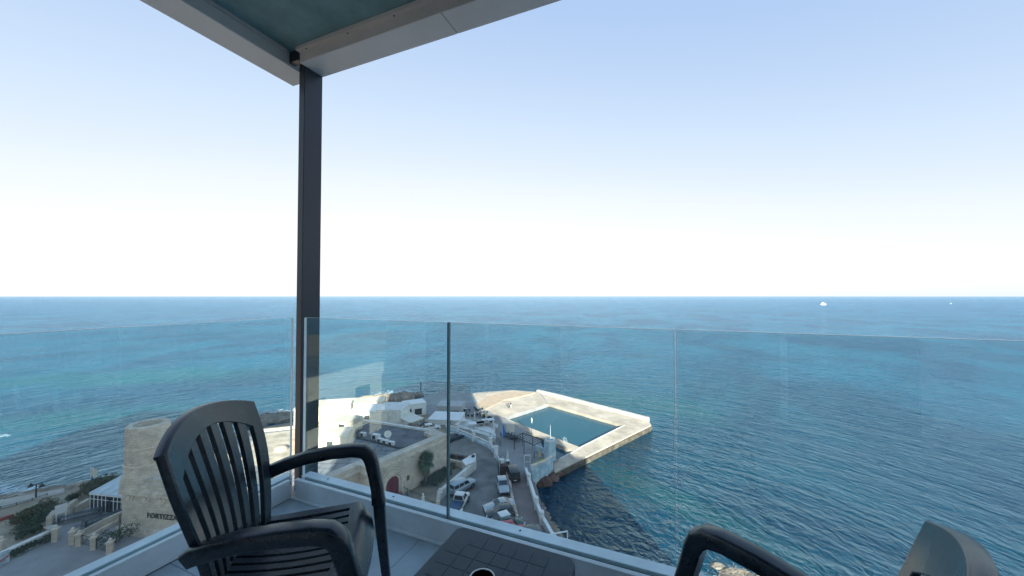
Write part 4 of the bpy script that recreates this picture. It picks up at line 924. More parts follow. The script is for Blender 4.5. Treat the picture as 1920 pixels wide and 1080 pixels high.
car((957, 990), h_side+pi, 'dark green car beside the low rubble wall', greenp, 'hatch', L=3.7)
car((942, 1003), h_side+.05, 'bright red car below the white roofed one', redp, 'hatch', L=3.9)
car((966, 1006), h_side+pi+.2, 'second red car, at the right against the rubble wall', redp, 'hatch', L=3.6)
car((962, 895), h_lane+.03, 'dark van parked at the top of the promenade', blackp, 'van', name='parked_van', cat='van', L=4.4, W=1.8, H=1.8)
car((1001, 1016), h_lane+.15, 'dark grey off road car standing on the promenade behind the kerb', greyp, 'suv', L=4.2, H=1.8)
car((851, 824), hd((840, 828), (862, 820)), 'dark blue car parked at the bend of the access road', bluep, 'hatch', L=4.2)
car((800, 801), .5, 'dark car under the cream canopy behind the fort', bluep, 'hatch', L=4.1, z=-.9)
car((809, 806), .35, 'white and blue car at the fort corner beside the canopy', whitep, 'hatch', L=4.1, z=-.4)
# ================================================================ plastic chairs and table
plastic = bpy.data.materials.new('dark_blue_grey_plastic'); plastic.use_nodes = True
p = plastic.node_tree.nodes['Principled BSDF']; p.inputs['Base Color'].default_value = (0.018, 0.042, 0.070, 1); p.inputs['Roughness'].default_value = 0.33; p.inputs['Specular IOR Level'].default_value = 0.6
nn = plastic.node_tree.nodes.new('ShaderNodeTexNoise'); nn.inputs['Scale'].default_value = 900; nn.inputs['Detail'].default_value = 2
nb = plastic.node_tree.nodes.new('ShaderNodeBump'); nb.inputs['Strength'].default_value = 0.08; nb.inputs['Distance'].default_value = 0.001
tcx = plastic.node_tree.nodes.new('ShaderNodeTexCoord'); plastic.node_tree.links.new(tcx.outputs['Object'], nn.inputs['Vector'])
plastic.node_tree.links.new(nn.outputs['Fac'], nb.inputs['Height']); plastic.node_tree.links.new(nb.outputs['Normal'], p.inputs['Normal'])
n3 = plastic.node_tree.nodes.new('ShaderNodeTexNoise'); n3.inputs['Scale'].default_value = 6; n3.inputs['Detail'].default_value = 8
mr = plastic.node_tree.nodes.new('ShaderNodeMapRange'); mr.inputs[1].default_value = .3; mr.inputs[2].default_value = .7; mr.inputs[3].default_value = .20; mr.inputs[4].default_value = .36
plastic.node_tree.links.new(tcx.outputs['Object'], n3.inputs['Vector']); plastic.node_tree.links.new(n3.outputs['Fac'], mr.inputs[0]); plastic.node_tree.links.new(mr.outputs[0], p.inputs['Roughness'])
dcr_ = plastic.node_tree.nodes.new('ShaderNodeValToRGB'); dn = plastic.node_tree.nodes.new('ShaderNodeTexNoise'); dn.inputs['Scale'].default_value = 14; dn.inputs['Detail'].default_value = 12; dn.inputs['Roughness'].default_value = .72
plastic.node_tree.links.new(tcx.outputs['Object'], dn.inputs['Vector']); plastic.node_tree.links.new(dn.outputs['Fac'], dcr_.inputs['Fac']); plastic.node_tree.links.new(dcr_.outputs['Color'], p.inputs['Base Color'])
dcr_.color_ramp.elements[0].position = .45; dcr_.color_ramp.elements[0].color = (0.006, 0.015, 0.027, 1); dcr_.color_ramp.elements[1].position = .78; dcr_.color_ramp.elements[1].color = (0.022, 0.038, 0.056, 1)
def sm(x): x = max(0, min(1, x)); return x*x*(3-2*x)
def Sback(s, t):
    hw = .192+.081*sm(t*1.15)+.006*sin(t*3)
    z = .335+t*.562+.058*(1-s*s)*t*t
    x = -.165-.098*max(t,0)**1.3-.028*sin(pi*t)*-1*.6-.055*(1-s*s)*(.4+.6*t)
    y = s*hw
    return Vector((x, y, z))
def Sseat(s, t):
    hw = .205+.05*t
    x = -.215+t*.47-.035*s*s*t
    z = .425-.018*(1-s*s)*sin(pi*min(1, t*1.1))+.004
    if t > .88: z -= (t-.88)**1.3*1.2
    return Vector((x, s*hw, z))
def lin(a, b, n): return [a+(b-a)*k/n for k in range(n+1)]
def make_chair(label, loc, rz):
    t = thing('plastic_chair', label, 'chair', (0, 0, 0), 0, 'dark slatted plastic armchairs')
    # backrest frame
    sv = lin(-1, -.82, 3)+lin(-.82, .82, 20)[1:]+lin(.82, 1, 3)[1:]; tv = [0, .035]+lin(.035, .895, 18)[1:]+lin(.895, 1, 4)[1:]
    # an arched opening: the lattice is warped so that the top of the opening follows the arch
    def Sf(s, t_): return Sback(s, t_-.12*s*s*(max(0, t_)/.895 if t_ < .895 else max(0, (1-t_)/.105)))
    def solid(i, j):
        sc = (sv[i]+sv[i+1])/2; tc_ = (tv[j]+tv[j+1])/2
        return abs(sc) > .82 or tc_ > .895 or tc_ < .035
    part('backrest_frame', MB().cells(Sf, sv, tv, solid, .02), plastic, t, smooth=40, bevel=.003)
    ns = 6; w = 1.6/(ns+.6)
    for k in range(ns):
        s0 = -.80+.6*w/(ns+1)*(k+1)+w*k if False else None
    gap = .105; sw = (1.64-gap*(ns+1))/ns
    for k in range(ns):
        a = -.82+gap*(k+1)+sw*k
        def Ss(s, t_): return Sf(s*(1-.04*sin(pi*t_)), t_)
        part('back_slat', MB().cells(Ss, lin(a, a+sw, 3), lin(.02, .905, 20), lambda i, j: True, .017), plastic, t, smooth=40, bevel=.002)
    # side flanges of the backrest (turned edge)
    for sg in (-1, 1):
        pth = [(Sback(sg, q)+Vector((-.006, -sg*.004, 0)), .012, .026) for q in lin(0, 1, 14)]
        part('back_flange', MB().sweep(pth, (0, 1, 0)), plastic, t, smooth=50)
    pth = [(Sback(s, 1.0)+Vector((-.006, 0, -.004)), .026, .012) for s in lin(-1, 1, 18)]
    part('top_rim', MB().sweep(pth, (1, 0, 0)), plastic, t, smooth=50)
    # seat
    sv = lin(-1, -.84, 2)+lin(-.84, .84, 18)[1:]+lin(.84, 1, 2)[1:]; tv = [0, .06]+lin(.06, .80, 8)[1:]+lin(.80, 1, 8)[1:]
    part('seat_frame', MB().cells(Sseat, sv, tv, lambda i, j: abs((sv[i]+sv[i+1])/2) > .84 or (tv[j]+tv[j+1])/2 > .80 or (tv[j]+tv[j+1])/2 < .06, .018), plastic, t, smooth=40, bevel=.003)
    ns = 9; gap = .05; sw = (1.68-gap*(ns+1))/ns
    for k in range(ns):
        a = -.84+gap*(k+1)+sw*k
        part('seat_slat', MB().cells(Sseat, lin(a, a+sw, 2), lin(.05, .81, 10), lambda i, j: True, .014), plastic, t, smooth=40, bevel=.002)
    for sg in (-1, 1):
        # side apron of the seat, wrapping to the front
        pth = [(Sseat(sg, q)+Vector((0, sg*.004, -.03-.012*q)), .016, .07+.02*q) for q in lin(0, .9, 10)]
        part('side_apron', MB().sweep(pth, (0, 1, 0)), plastic, t, smooth=50)
        # arm with the front leg in one sweep
        y0 = .255
        arm = [((-.212, y0-.004, .588), .034, .046), ((-.19, y0+.002, .602), .042, .050), ((-.13, y0+.014, .622), .052, .048), ((-.05, y0+.028, .640), .058, .046), ((.05, y0+.040, .648), .062, .046), ((.135, y0+.046, .648), .064, .048),
               ((.180, y0+.048, .641), .064, .052), ((.206, y0+.048, .620), .062, .056), ((.218, y0+.046, .590), .060, .054), ((.232, y0+.040, .53), .056, .050), ((.246, y0+.028, .47), .054, .050), ((.254, y0+.015, .41), .054, .054)]
        part('armrest', MB().sweep([(Vector((x, sg*y, z)), w_, h_) for (x, y, z), w_, h_ in arm], (0, 1, 0)), plastic, t, smooth=50)
        leg = [((.256, y0+.016, .42), .048, .05), ((.262, y0+.026, .30), .042, .044), ((.275, y0+.042, .15), .036, .038), ((.290, y0+.058, .002), .034, .034)]
        part('leg', MB().sweep([(Vector((x, sg*y, z)), w_, h_) for (x, y, z), w_, h_ in leg], (0, 1, 0)), plastic, t, smooth=50)
        leg = [((-.215, .205, .44), .05, .055), ((-.235, .215, .33), .046, .05), ((-.27, .235, .17), .04, .044), ((-.315, .26, .002), .036, .036)]
        part('leg', MB().sweep([(Vector((x, sg*y, z)), w_, h_) for (x, y, z), w_, h_ in leg], (0, 1, 0)), plastic, t, smooth=50)
    pth = [(Sseat(s, 1.0)+Vector((-.006, 0, -.012)), .016, .05) for s in lin(-1, 1, 14)]
    part('front_apron', MB().sweep(pth, (1, 0, 0)), plastic, t, smooth=50)
    t.location = loc; t.rotation_euler = (0, 0, rz)
    return t
ch = make_chair('dark slatted plastic armchair on the left, its whole back and seat in view', (-.792, 1.374, FLOOR+.0008), radians(13))
c2 = copy_tree(ch); c2['label'] = 'dark plastic armchair at the lower right, only an arm and back corner in view'
c2.location = (.458, .775, FLOOR+.0008); c2.rotation_euler = (0, 0, radians(129))
# table
tx0, tx1, ty0, ty1, th_ = -.765, -.295, .80, 1.268, .45
tb = thing('plastic_table', 'low dark square plastic table with a grid of raised squares, between the two chairs', 'table', tuple(BF @ Vector(((tx0+tx1)/2, (ty0+ty1)/2, 0.0008))), radians(-23))
tm = plastic.copy(); tm.name = 'dark_table_plastic'; cr_ = [n for n in tm.node_tree.nodes if n.type == 'VALTORGB'][0]; cr_.color_ramp.elements[0].color = (0.010, 0.028, 0.050, 1); cr_.color_ramp.elements[1].color = (0.035, 0.06, 0.085, 1)
mr_ = [n for n in tm.node_tree.nodes if n.type == 'MAP_RANGE'][0]; mr_.inputs[3].default_value = .42; mr_.inputs[4].default_value = .58
def rrect(x0, x1, y0, y1, r, n=6):
    out = []
    for (cx, cy, a0) in ((x1-r, y1-r, 0), (x0+r, y1-r, pi/2), (x0+r, y0+r, pi), (x1-r, y0+r, 1.5*pi)):
        for k in range(n+1): a = a0+pi/2*k/n; out.append((cx+r*cos(a), cy+r*sin(a)))
    return out
part('table_top', MB(BF).prism(rrect(tx0, tx1, ty0, ty1, .035), th_-.048, th_), tm, tb, bevel=.006, smooth=40)
nt_ = 7; mg = .028; cw = (tx1-tx0-2*mg)/nt_; cl_ = (ty1-ty0-2*mg)/nt_
ivb = FR[tb.name].inverted() @ BF
sq = mesh('square', MB().prism(rrect(-cw/2+.0011, cw/2-.0011, -cl_/2+.0011, cl_/2-.0011, .003, 2), 0, .0010), tm)
for i in range(nt_):
    for j in range(nt_):
        x = tx0+mg+cw*(i+.5); y = ty0+mg+cl_*(j+.5)
        if (i in (0, nt_-1)) and (j in (0, nt_-1)): continue
        piece('square', sq, tb, ivb @ Vector((x, y, th_+.0002)))
for sx in (tx0+.04, tx1-.04):
    for sy in (ty0+.04, ty1-.04): part('leg', MB(BF).sweep([((sx, sy, .402), .05, .05), ((sx, sy, .2), .042, .042), ((sx, sy, .001), .034, .034)], (0, 1, 0)), tm, tb, smooth=50)
gp = G(904, 1088, FLOOR+.50)
cupm = gm.copy(); cupm.name = 'tumbler_glass'
[n for n in cupm.node_tree.nodes if n.type == 'BSDF_TRANSPARENT'][0].inputs[0].default_value = (0.97, 0.98, 0.985, 1)
cup = thing('round_dish', 'small round grey dish with a white rim on the dark table, cut by the frame', 'dish', (gp.x, gp.y, FLOOR+th_+.0025))
part('bowl', MB().lathe([(.028, 0), (.036, .03), (.0375, .052), (.036, .052), (.033, .03), (.024, .012), (.001, .010)], (gp.x, gp.y, FLOOR+th_+.0035), 32), mat('grey_glaze', (0.22, 0.29, 0.35), 0.3, 0.05), cup, smooth=40)
part('rim', MB().lathe([(.0350, .052), (.0385, .0525), (.0385, .0545), (.0345, .0545), (.0350, .052)], (gp.x, gp.y, FLOOR+th_+.0035), 40), mat('white_rim', (0.85, 0.87, 0.87), 0.3, 0.02), cup, smooth=40)
# ================================================================ beach club
def mast(uvb, vt, z, r, name, label, cat='mast'):
    b = G(*uvb, z); tp = GD(uvb[0], vt, b.y)
    return solo(name, MB().tube([b, (b.x, b.y, b.z+(tp.z-b.z)*.5), (b.x, b.y, tp.z)], r, 8), whitepaint, label, cat)
mast((1032, 862), 797, PZ, [.11, .09, .05], 'mast', 'tall thin white mast on the pale blue sea wall')
t = thing('closed_parasol', 'white parasol folded round its tall pole in front of the main pool', 'parasol', tuple(G(997, 816, PZ)), 0, 'folded parasols of the beach club')
b = G(997, 818, PZ); tp = GD(997, 783, b.y).z
part('pole', MB().tube([b, (b.x, b.y, tp-1)], .05, 6), steel, t); part('cloth', MB().lathe([(.05, tp-1.5), (.17, tp-1.2), (.13, tp-.3), (.02, tp)], (b.x, b.y, 0), 10), creamcloth, t, smooth=60)
def parasol(uv, vt, m, label):
    b = G(*uv, PZ); tp = GD(uv[0], vt, b.y).z; t = thing('closed_parasol', label, 'parasol', tuple(b), 0, 'folded parasols of the beach club')
    part('base', MB().lathe([(.35, 0), (.35, .08), (.05, .12)], tuple(b), 12), concrete, t)
    part('pole', MB().tube([b, (b.x, b.y, tp)], .035, 6), steel, t)
    h = tp-PZ; part('cloth', MB().lathe([(.06, PZ+h*.3), (.26, PZ+h*.33), (.2, PZ+h*.6), (.09, PZ+h*.9), (.01, PZ+h)], (b.x, b.y, 0), 10), m, t, smooth=60)
parasol((951.7, 869), 844, creamcloth, 'white folded parasol near the beach club gate')
parasol((1011.7, 866), 835, mat('straw_cloth', (0.55, 0.47, 0.26), 0.8, 0.2, 2), 'straw yellow folded parasol beside the pergola')
# pergola
pg = thing('pergola', 'dark steel open pergola frame on the beach club terrace', 'pergola', tuple(G(985, 840, PZ)))
H_t = 1.5
TL, TB, TR2, TN = G(964.5, 820, H_t), G(980, 812, H_t), G(1019, 825.5, H_t), G(1001.5, 834.5, H_t)
for p_, q_ in ((TL, 'a'), (TL.lerp(TN, .5), 'b'), (TN, 'c'), (TR2, 'd'), (TB.lerp(TR2, .5), 'e'), (TB, 'f')):
    part('post', MB().tube([(p_.x, p_.y, PZ), (p_.x, p_.y, H_t)], .075, 6), iron, pg)
for a, b in ((TL, TN), (TN, TR2), (TR2, TB), (TB, TL)): part('beam', MB().tube([a, b], .08, 6), iron, pg)
for k in range(1, 8):
    a = TL.lerp(TN, k/8); b = TB.lerp(TR2, k/8); part('rafter', MB().tube([a+Vector((0, 0, .06)), b+Vector((0, 0, .06))], .045, 5), iron, pg)
# bar tables under cover on the left of the pergola
for i in range(6):
    c = G(946+i*5.4, 817+i*2.3, PZ); lb = ['leftmost', 'second', 'third', 'fourth', 'fifth', 'rightmost'][i]+' dark table with chairs in the row running to the pergola'
    t = thing('table_set', lb, 'table', tuple(c), .3, 'dark tables in a row beside the pergola'); M = FR[t.name]
    part('table_top', MB(M).box(-.45, .45, -.4, .4, .7, .75), darkfab, t); part('leg', MB(M).tube([(0, 0, 0), (0, 0, .7)], .05, 6), iron, t)
    for sx in (-1, 1):
        part('chair', MB(M).box(sx*.75-.2, sx*.75+.2, -.2, .2, .4, .45).box(sx*.95-.03, sx*.95+.03, -.2, .2, .45, .85).box(sx*.75-.18, sx*.75-.14, -.18, -.14, 0, .4).box(sx*.75+.14, sx*.75+.18, .14, .18, 0, .4), darkfab, t)
c = G(964, 835, PZ); t = thing('closed_parasol', 'dark folded parasol at the left corner of the pergola', 'parasol', tuple(c), 0, 'folded parasols of the beach club')
part('cloth', MB().lathe([(.05, 1.2), (.9, 1.4), (.8, 1.75), (.05, 2.1)], (c.x, c.y, PZ), 12), darkfab, t, smooth=40); part('pole', MB().tube([c, c+Vector((0, 0, 1.3))], .05, 6), iron, t)
t = thing('screen', 'cream sail screen beside the beach club bar', 'screen', tuple(G(957, 815, PZ)))
a, b = G(949, 814, PZ), G(965, 812, PZ)
part('sheet', MB().wall([a, b], .04, PZ+.3, PZ+2.2), creamcloth, t)
for q in (a, b): part('post', MB().tube([q, q+Vector((0, 0, 2.3))], .04, 6), steel, t)
t = thing('flag_banner', 'blue feather banner at the end of the beach club bar', 'banner', tuple(G(943, 822, PZ)))
b = G(943, 822, PZ); tp = GD(940, 795, b.y)
part('pole', MB().tube([b, (b.x-.2, b.y, tp.z)], .03, 6), whitepaint, t)
bm_ = MB(); n = 8
for k in range(n):
    z0 = PZ+.4+(tp.z-PZ-.4)*k/n; z1 = PZ+.4+(tp.z-PZ-.4)*(k+1)/n; w0 = .9*(1-k/n)**.7; w1 = .9*(1-(k+1)/n)**.7
    bm_.add([(b.x-.1, b.y, z0), (b.x-.1+w0, b.y-.1*sin(k), z0), (b.x-.1+w1, b.y-.1*sin(k+1), z1), (b.x-.1, b.y, z1), (b.x-.1, b.y+.02, z0), (b.x-.1+w0, b.y+.02-.1*sin(k), z0), (b.x-.1+w1, b.y+.02-.1*sin(k+1), z1), (b.x-.1, b.y+.02, z1)], [(0, 1, 2, 3), (7, 6, 5, 4), (1, 5, 6, 2)])
part('cloth', bm_, bluecloth, t)
# pale blue sea wall with a square turret
t = thing('blue_sea_wall', 'pale blue and white painted wall above the rusty rocks', 'wall', tuple(G(1015, 885, -3)))
w = MB(); w.wall([G(*k, 1.3) for k in ((997, 873), (1012, 868), (1026, 861), (1034, 855))], .5, -2.6, 1.3); part('wall', w, bluewall, t)
w = MB(); w.wall([G(*k, 1.36) for k in ((997, 873), (1012, 868), (1026, 861), (1034, 855))], .6, 1.305, 1.42); part('coping', w, stone, t)
c = G(1031, 862, PZ); part('turret', MB().boxc((c.x, c.y, .3), (1.6, 1.6, 4.6), .5), bluewall, t)
part('turret_rim', MB().wall([c+Vector((-.9, -.5, 0)), c+Vector((.5, -.9, 0)), c+Vector((.95, .5, 0)), c+Vector((-.5, .9, 0))], .14, 2.605, 2.95, True), whitepaint, t)
c = G(1025, 872, 0); part('downpipe', MB().tube([(c.x, c.y-.5, -2), (c.x, c.y-.5, .9)], .09, 6), iron, t)
t = thing('low_blue_wall', 'low pale blue wall between the terrace and the small pool', 'wall', tuple(G(1016, 842, PZ)))
w = MB(); w.wall([G(*k, 0) for k in ((1001, 833), (1014, 838), (1033, 848))], .35, PZ, 0.0); part('wall', w, bluewall, t)
t = thing('yellow_kerb', 'weathered kerb with yellow paint beside the sea wall', 'kerb', tuple(G(1005, 868, PZ)))
w = MB(); w.wall([G(*k, PZ+.3) for k in ((1000, 870), (1010, 864), (1020, 860))], .3, PZ, PZ+.35); part('kerb', w, mat('yellow_paint', (0.5, 0.42, 0.10), 0.8, 0.3, 2), t)
# entrance frame and gate
t = thing('entrance_frame', 'white square doorway frame at the beach club entrance', 'frame', tuple(G(988, 876, PZ)))
a, b = G(983, 877, PZ), G(994, 876, PZ)
for q in (a, b): part('post', MB().tube([q, q+Vector((0, 0, 2.2))], .08, 6), whitepaint, t)
part('crossbar', MB().tube([a+Vector((0, 0, 2.2)), b+Vector((0, 0, 2.2))], .08, 6), whitepaint, t); part('rail', MB().tube([a+Vector((0, 0, 1.0)), b+Vector((0, 0, 1.0))], .05, 6), whitepaint, t)
t = thing('iron_gate', 'tall black iron gate at the end of the car park', 'gate', tuple(G(935, 890, 0)))
for (u0, v0, u1, v1) in ((933.5, 872, 934.5, 890), (937, 876, 938.5, 896)):
    a, b = G(u0, v0+2, 0), G(u1, v1, 0); bm_ = MB()
    for k in range(9): q = a.lerp(b, k/8); bm_.tube([q, q+Vector((0, 0, 2.0))], .03, 4)
    part('bars', bm_, iron, t); part('rail', MB().tube([a+Vector((0, 0, 1.9)), b+Vector((0, 0, 1.9))], .05, 5), iron, t)
c = G(945, 888, 0); solo('waste_bin', MB().boxc((c.x, c.y, .7), (1.3, 1.1, 1.4), .1).boxc((c.x, c.y, 1.45), (1.4, 1.2, .1), .1), mat('brown_bin', (0.07, 0.035, 0.03), 0.7, 0.3, 2), 'dark reddish brown container beside the entrance', 'container')
c = G(952, 872, PZ); t = thing('mooring_stand', 'dark round stand with a white rim at the foot of the folded parasol', 'stand', tuple(c))
part('drum', MB().lathe([(.3, 0), (.35, .4), (.3, .8)], tuple(c), 12), iron, t); part('rim', MB().lathe([(.42, .8), (.42, .9), (.02, .92)], tuple(c), 12), whitepaint, t)
# white boundary wall with pillars and panels
wp = [(838, 806), (857, 813), (888, 827), (905, 834), (919, 841), (928, 852), (937, 872), (946, 888)]
t = thing('boundary_wall', 'white wall with square pillars and pale blue panels along the access road', 'wall', tuple(G(890, 830, 0)))
w = MB(); w.wall([G(*k, 0) for k in wp], .35, -1, .55); part('plinth', w, bluewall, t)
w = MB(); w.wall([G(u-1.5, v-5, .2) for u, v in wp], .3, .3, .9); part('upper_panel', w, whitewash, t)
for (u, v) in ((857.5, 813), (888, 827), (919.5, 841), (930, 858), (941, 884)):
    c = G(u, v, 0); part('pillar', MB().boxc((c.x, c.y, .75), (.62, .62, 2.5), .4), whitepaint, t); part('cap', MB().boxc((c.x, c.y, 2.05), (.75, .75, .1), .4), whitewash, t)
railing([G(845, 799, -.2), G(888, 812, -.2), G(919, 822, -.2), G(938, 836, -.2)], 1.1, -.2, 'terrace_railing', 'dark railing along the upper edge of the white boundary wall', .4, group='railings of the beach club')
railing([G(870, 789, PZ), G(895, 796, PZ), G(922, 806, PZ)], 1.0, PZ, 'terrace_railing', 'white railing in front of the round terrace', .4, whitepaint, group='railings of the beach club')
railing([G(868, 793, PZ), G(893, 801, PZ), G(926, 812, PZ)], 1.0, PZ, 'terrace_railing', 'second white railing one step below the round terrace', .4, whitepaint, group='railings of the beach club')
# stepped white terraces
t = thing('beach_steps', 'white stepped terraces leading down to the pool', 'steps', tuple(G(890, 805, PZ)))
for k, (z, uvs) in enumerate(((-.1, ((850, 790), (872, 785), (905, 795), (928, 806), (930, 822), (915, 818), (880, 806), (852, 800))), (-.5, ((860, 780), (878, 778), (910, 789), (932, 802), (928, 806), (905, 795), (872, 785))), (-.75, ((868, 772), (885, 771), (912, 782), (934, 797), (932, 802), (910, 789), (878, 778))))):
    part('step', MB().prism(P(z, *uvs), PZ-.5, z), whitewash if k != 1 else concrete, t)
t = thing('curved_stair', 'curved white stair wall sweeping beside the low white block', 'stairs', tuple(G(860, 780, PZ)))
cp = [G(*k, .2) for k in ((855, 783), (858, 777), (863, 771), (869, 767), (874, 765))]
w = MB(); w.wall(cp, .4, PZ, .2); part('side_wall', w, whitepaint, t)
cp2 = [G(u+3.5, v+3, .1) for u, v in ((855, 783), (858, 777), (863, 771), (869, 767))]
w = MB(); w.wall(cp2, .9, PZ, -.4); part('tread', w, mat('step_grey', (0.3, 0.31, 0.32), 0.8), t)  # treads in one even grey
rt = thing('round_terrace', 'round grey terrace with dark furniture below the white stair', 'terrace', tuple(G(886, 776, PZ)))
c = G(887, 777, -.6); rt_m = MB().lathe([(5.0, PZ), (5.0, -.64)], (c.x, c.y, 0), 28); part('floor', rt_m, plazamat, rt)
rnd = random.Random(9)
for k in range(9):
    a = k*.7; q = c+Vector((cos(a)*4.0*rnd.uniform(.5, 1), sin(a)*4.0*rnd.uniform(.5, 1), -.04))
    t = thing('garden_table', ['dark garden table with seats at the '+w_ for w_ in ('right edge', 'back right', 'back edge', 'back left', 'left edge', 'front left', 'front', 'front right', 'far right end')][k]+' of the round terrace', 'table', tuple(q), k, 'dark furniture on the round terrace'); M = FR[t.name]
    part('top', MB(M).lathe([(.45, .7), (.45, .75)], n=10), darkfab, t); part('leg', MB(M).tube([(0, 0, 0), (0, 0, .7)], .05, 5), iron, t)
    part('seat', MB(M).box(.6, 1.0, -.2, .2, .4, .85), darkfab, t); part('seat', MB(M).box(-1.0, -.6, -.2, .2, .4, .85), darkfab, t)
for i, (u, v, s_) in enumerate(((861, 801, 1), (893, 806, 1.2), (905, 805, 1), (915, 800, 1))):
    c = G(u, v, PZ); lb = ['teal edged white sunshade slab by the curved stair', 'white slab roof of the middle beach cabin', 'grey slab roof of the beach cabin beside the middle one', 'small white cabin nearest the pool corner'][i]
    t = thing('beach_cabin', lb, 'cabin', tuple(c), .35, 'small cabins on the beach terraces'); M = FR[t.name]
    part('roof', MB(M).box(-1.5*s_, 1.5*s_, -.8, .8, 1.6, 1.7), whitepaint if i != 2 else concrete, t)
    for sx in (-1, 1):
        for sy in (-1, 1): part('post', MB(M).box(sx*1.3*s_-.05, sx*1.3*s_+.05, sy*.7-.05, sy*.7+.05, 0, 1.6), steel, t)
for i, (u, v, vt) in enumerate(((927, 820, 799), (925, 806, 782), (911, 799, 778), (890, 790, 771), (806, 792, 781), (832, 800, 790))):
    lb = ['white post at the corner of the beach steps', 'white flag post near the pool corner', 'white post between the beach cabins', 'white lamp post on the round terrace', 'white post right of the cream canopy', 'white pillar by the road bend behind the fort'][i]
    mast((u, v), vt, PZ, [.14, .12, .1], 'white_post', lb, 'post')
for i, (u, v) in enumerate(((908, 785), (917, 791), (921, 794))):
    shrub(G(u, v, PZ), (.7, .7, 1.1), ['dark potted bush left of the pool corner', 'dark potted bush in the middle near the pool corner', 'dark potted bush nearest the pool corner'][i], leafd, 260, .14, group='potted bushes near the pool')
railing([G(1001, 873, PZ), G(1012, 868, PZ)], .9, 1.42, 'terrace_railing', 'thin pale railing on top of the blue sea wall', .4, steel, group='railings of the beach club')
# people
def person(uv, z, label, shirt, skin, pants, rz=0):
    c = G(*uv, z); t = thing('person', label, 'person', tuple(c), rz); M = FR[t.name]
    b = MB(M)
    for s_ in (-1, 1): b.tube([(.02, s_*.1, 0), (0, s_*.1, .45), (0, s_*.07, .88)], [.055, .07, .1], 8)
    b.lathe([(.14, .82), (.17, .95), (.14, 1.12), (.19, 1.35), (.17, 1.46), (.06, 1.52), (.055, 1.58), (.09, 1.62), (.1, 1.7), (.07, 1.78), (.01, 1.8)], n=10, sx=.75)
    for s_ in (-1, 1): b.tube([(0, s_*.2, 1.42), (.03, s_*.27, 1.12), (.12, s_*.24, .88)], [.055, .045, .035], 6)
    part('body', b, skin, t, smooth=60)
    part('shirt', MB(M).lathe([(.18, .95), (.19, 1.1), (.205, 1.36), (.18, 1.47)], n=10, sx=.78), shirt, t, smooth=60)
    part('trousers', MB(M).lathe([(.17, .8), (.185, .97)], n=10, sx=.78).tube([(.01, .1, .2), (0, .08, .85)], [.08, .115], 8).tube([(.01, -.1, .2), (0, -.08, .85)], [.08, .115], 8), pants, t, smooth=60)
    part('hair', MB(M).lathe([(.104, 1.7), (.1, 1.78), (.03, 1.83)], n=10), iron, t, smooth=60)
skin = mat('skin', (0.42, 0.26, 0.18), 0.6, 0.05, 3); 
person((954.5, 766), PZ, 'person in dark clothes standing on the sunlit pool terrace, on the left of two', darkfab, skin, iron)
person((958, 765), PZ, 'person in dark top with pale trousers on the sunlit terrace, on the right of two', iron, skin, steel, 1)
# ================================================================ terrace at the left
t = thing('glass_pavilion', 'white framed glass pavilion leaning against the fort', 'conservatory', tuple(G(200, 962, 0)))
a = G(169, 957, 0); b = G(235, 965, 0); dv = (b-a); L = dv.length; an = math.atan2(dv.y, dv.x)
M = Matrix.Translation(a) @ Matrix.Rotation(an, 4, 'Z'); D = 4.2; hh = 2.25; hb = 3.0
n = 9
part('interior_floor', MB(M).box(0, L, .1, D, 0.02, .06), concrete, t)
for k in range(n+1): part('mullion', MB(M).box(L*k/n-.05, L*k/n+.05, -.05, .05, 0, hh), whitepaint, t)
for k in range(n): part('window', MB(M).box(L*k/n+.055, L*(k+1)/n-.055, -.012, .012, .05, hh-.06), glassdark, t)
part('fascia', MB(M).box(-.1, L+.1, -.12, .0499, hh, hh+.16), whitepaint, t)
part('rail', MB(M).box(-.02, L+.02, -.07, -.051, hh-.62, hh-.54), whitepaint, t)
for k in range(5):
    y0, y1 = 0, D
    part('roof_bar', MB(M).add([(L*k/4-.06, -.12, hh+.17), (L*k/4+.06, -.12, hh+.17), (L*k/4+.06, D, hb+.17), (L*k/4-.06, D, hb+.17), (L*k/4-.06, -.12, hh+.27), (L*k/4+.06, -.12, hh+.27), (L*k/4+.06, D, hb+.27), (L*k/4-.06, D, hb+.27)], [(3,2,1,0),(4,5,6,7),(0,1,5,4),(1,2,6,5),(2,3,7,6),(3,0,4,7)]), whitepaint, t)
    if k < 4: part('roof_panel', MB(M).add([(L*k/4+.065, -.1, hh+.18), (L*(k+1)/4-.065, -.1, hh+.18), (L*(k+1)/4-.065, D, hb+.18), (L*k/4+.065, D, hb+.18), (L*k/4+.065, -.1, hh+.22), (L*(k+1)/4-.065, -.1, hh+.22), (L*(k+1)/4-.065, D, hb+.22), (L*k/4+.065, D, hb+.22)], [(3,2,1,0),(4,5,6,7),(0,1,5,4),(1,2,6,5),(2,3,7,6),(3,0,4,7)]), mat('milky_roof_panel', (0.42, 0.5, 0.55), 0.3, 0.15, 1), t)
part('side_wall', MB(M).add([(0, 0, 0), (0, D, 0), (0, D, hb), (0, 0, hh), (.03, 0, 0), (.03, D, 0), (.03, D, hb), (.03, 0, hh)], [(0, 3, 2, 1), (4, 5, 6, 7)]), glassdark, t)
for k in (0, 1, 2): part('mullion', MB(M).box(-.06, -.002, D*k/2-.05, D*k/2+.05, 0, hh+(hb-hh)*k/2), whitepaint, t)
part('drainpipe', MB(M).tube([(L*.58, -.15, 0), (L*.58, -.15, hh)], .07, 6), iron, t)
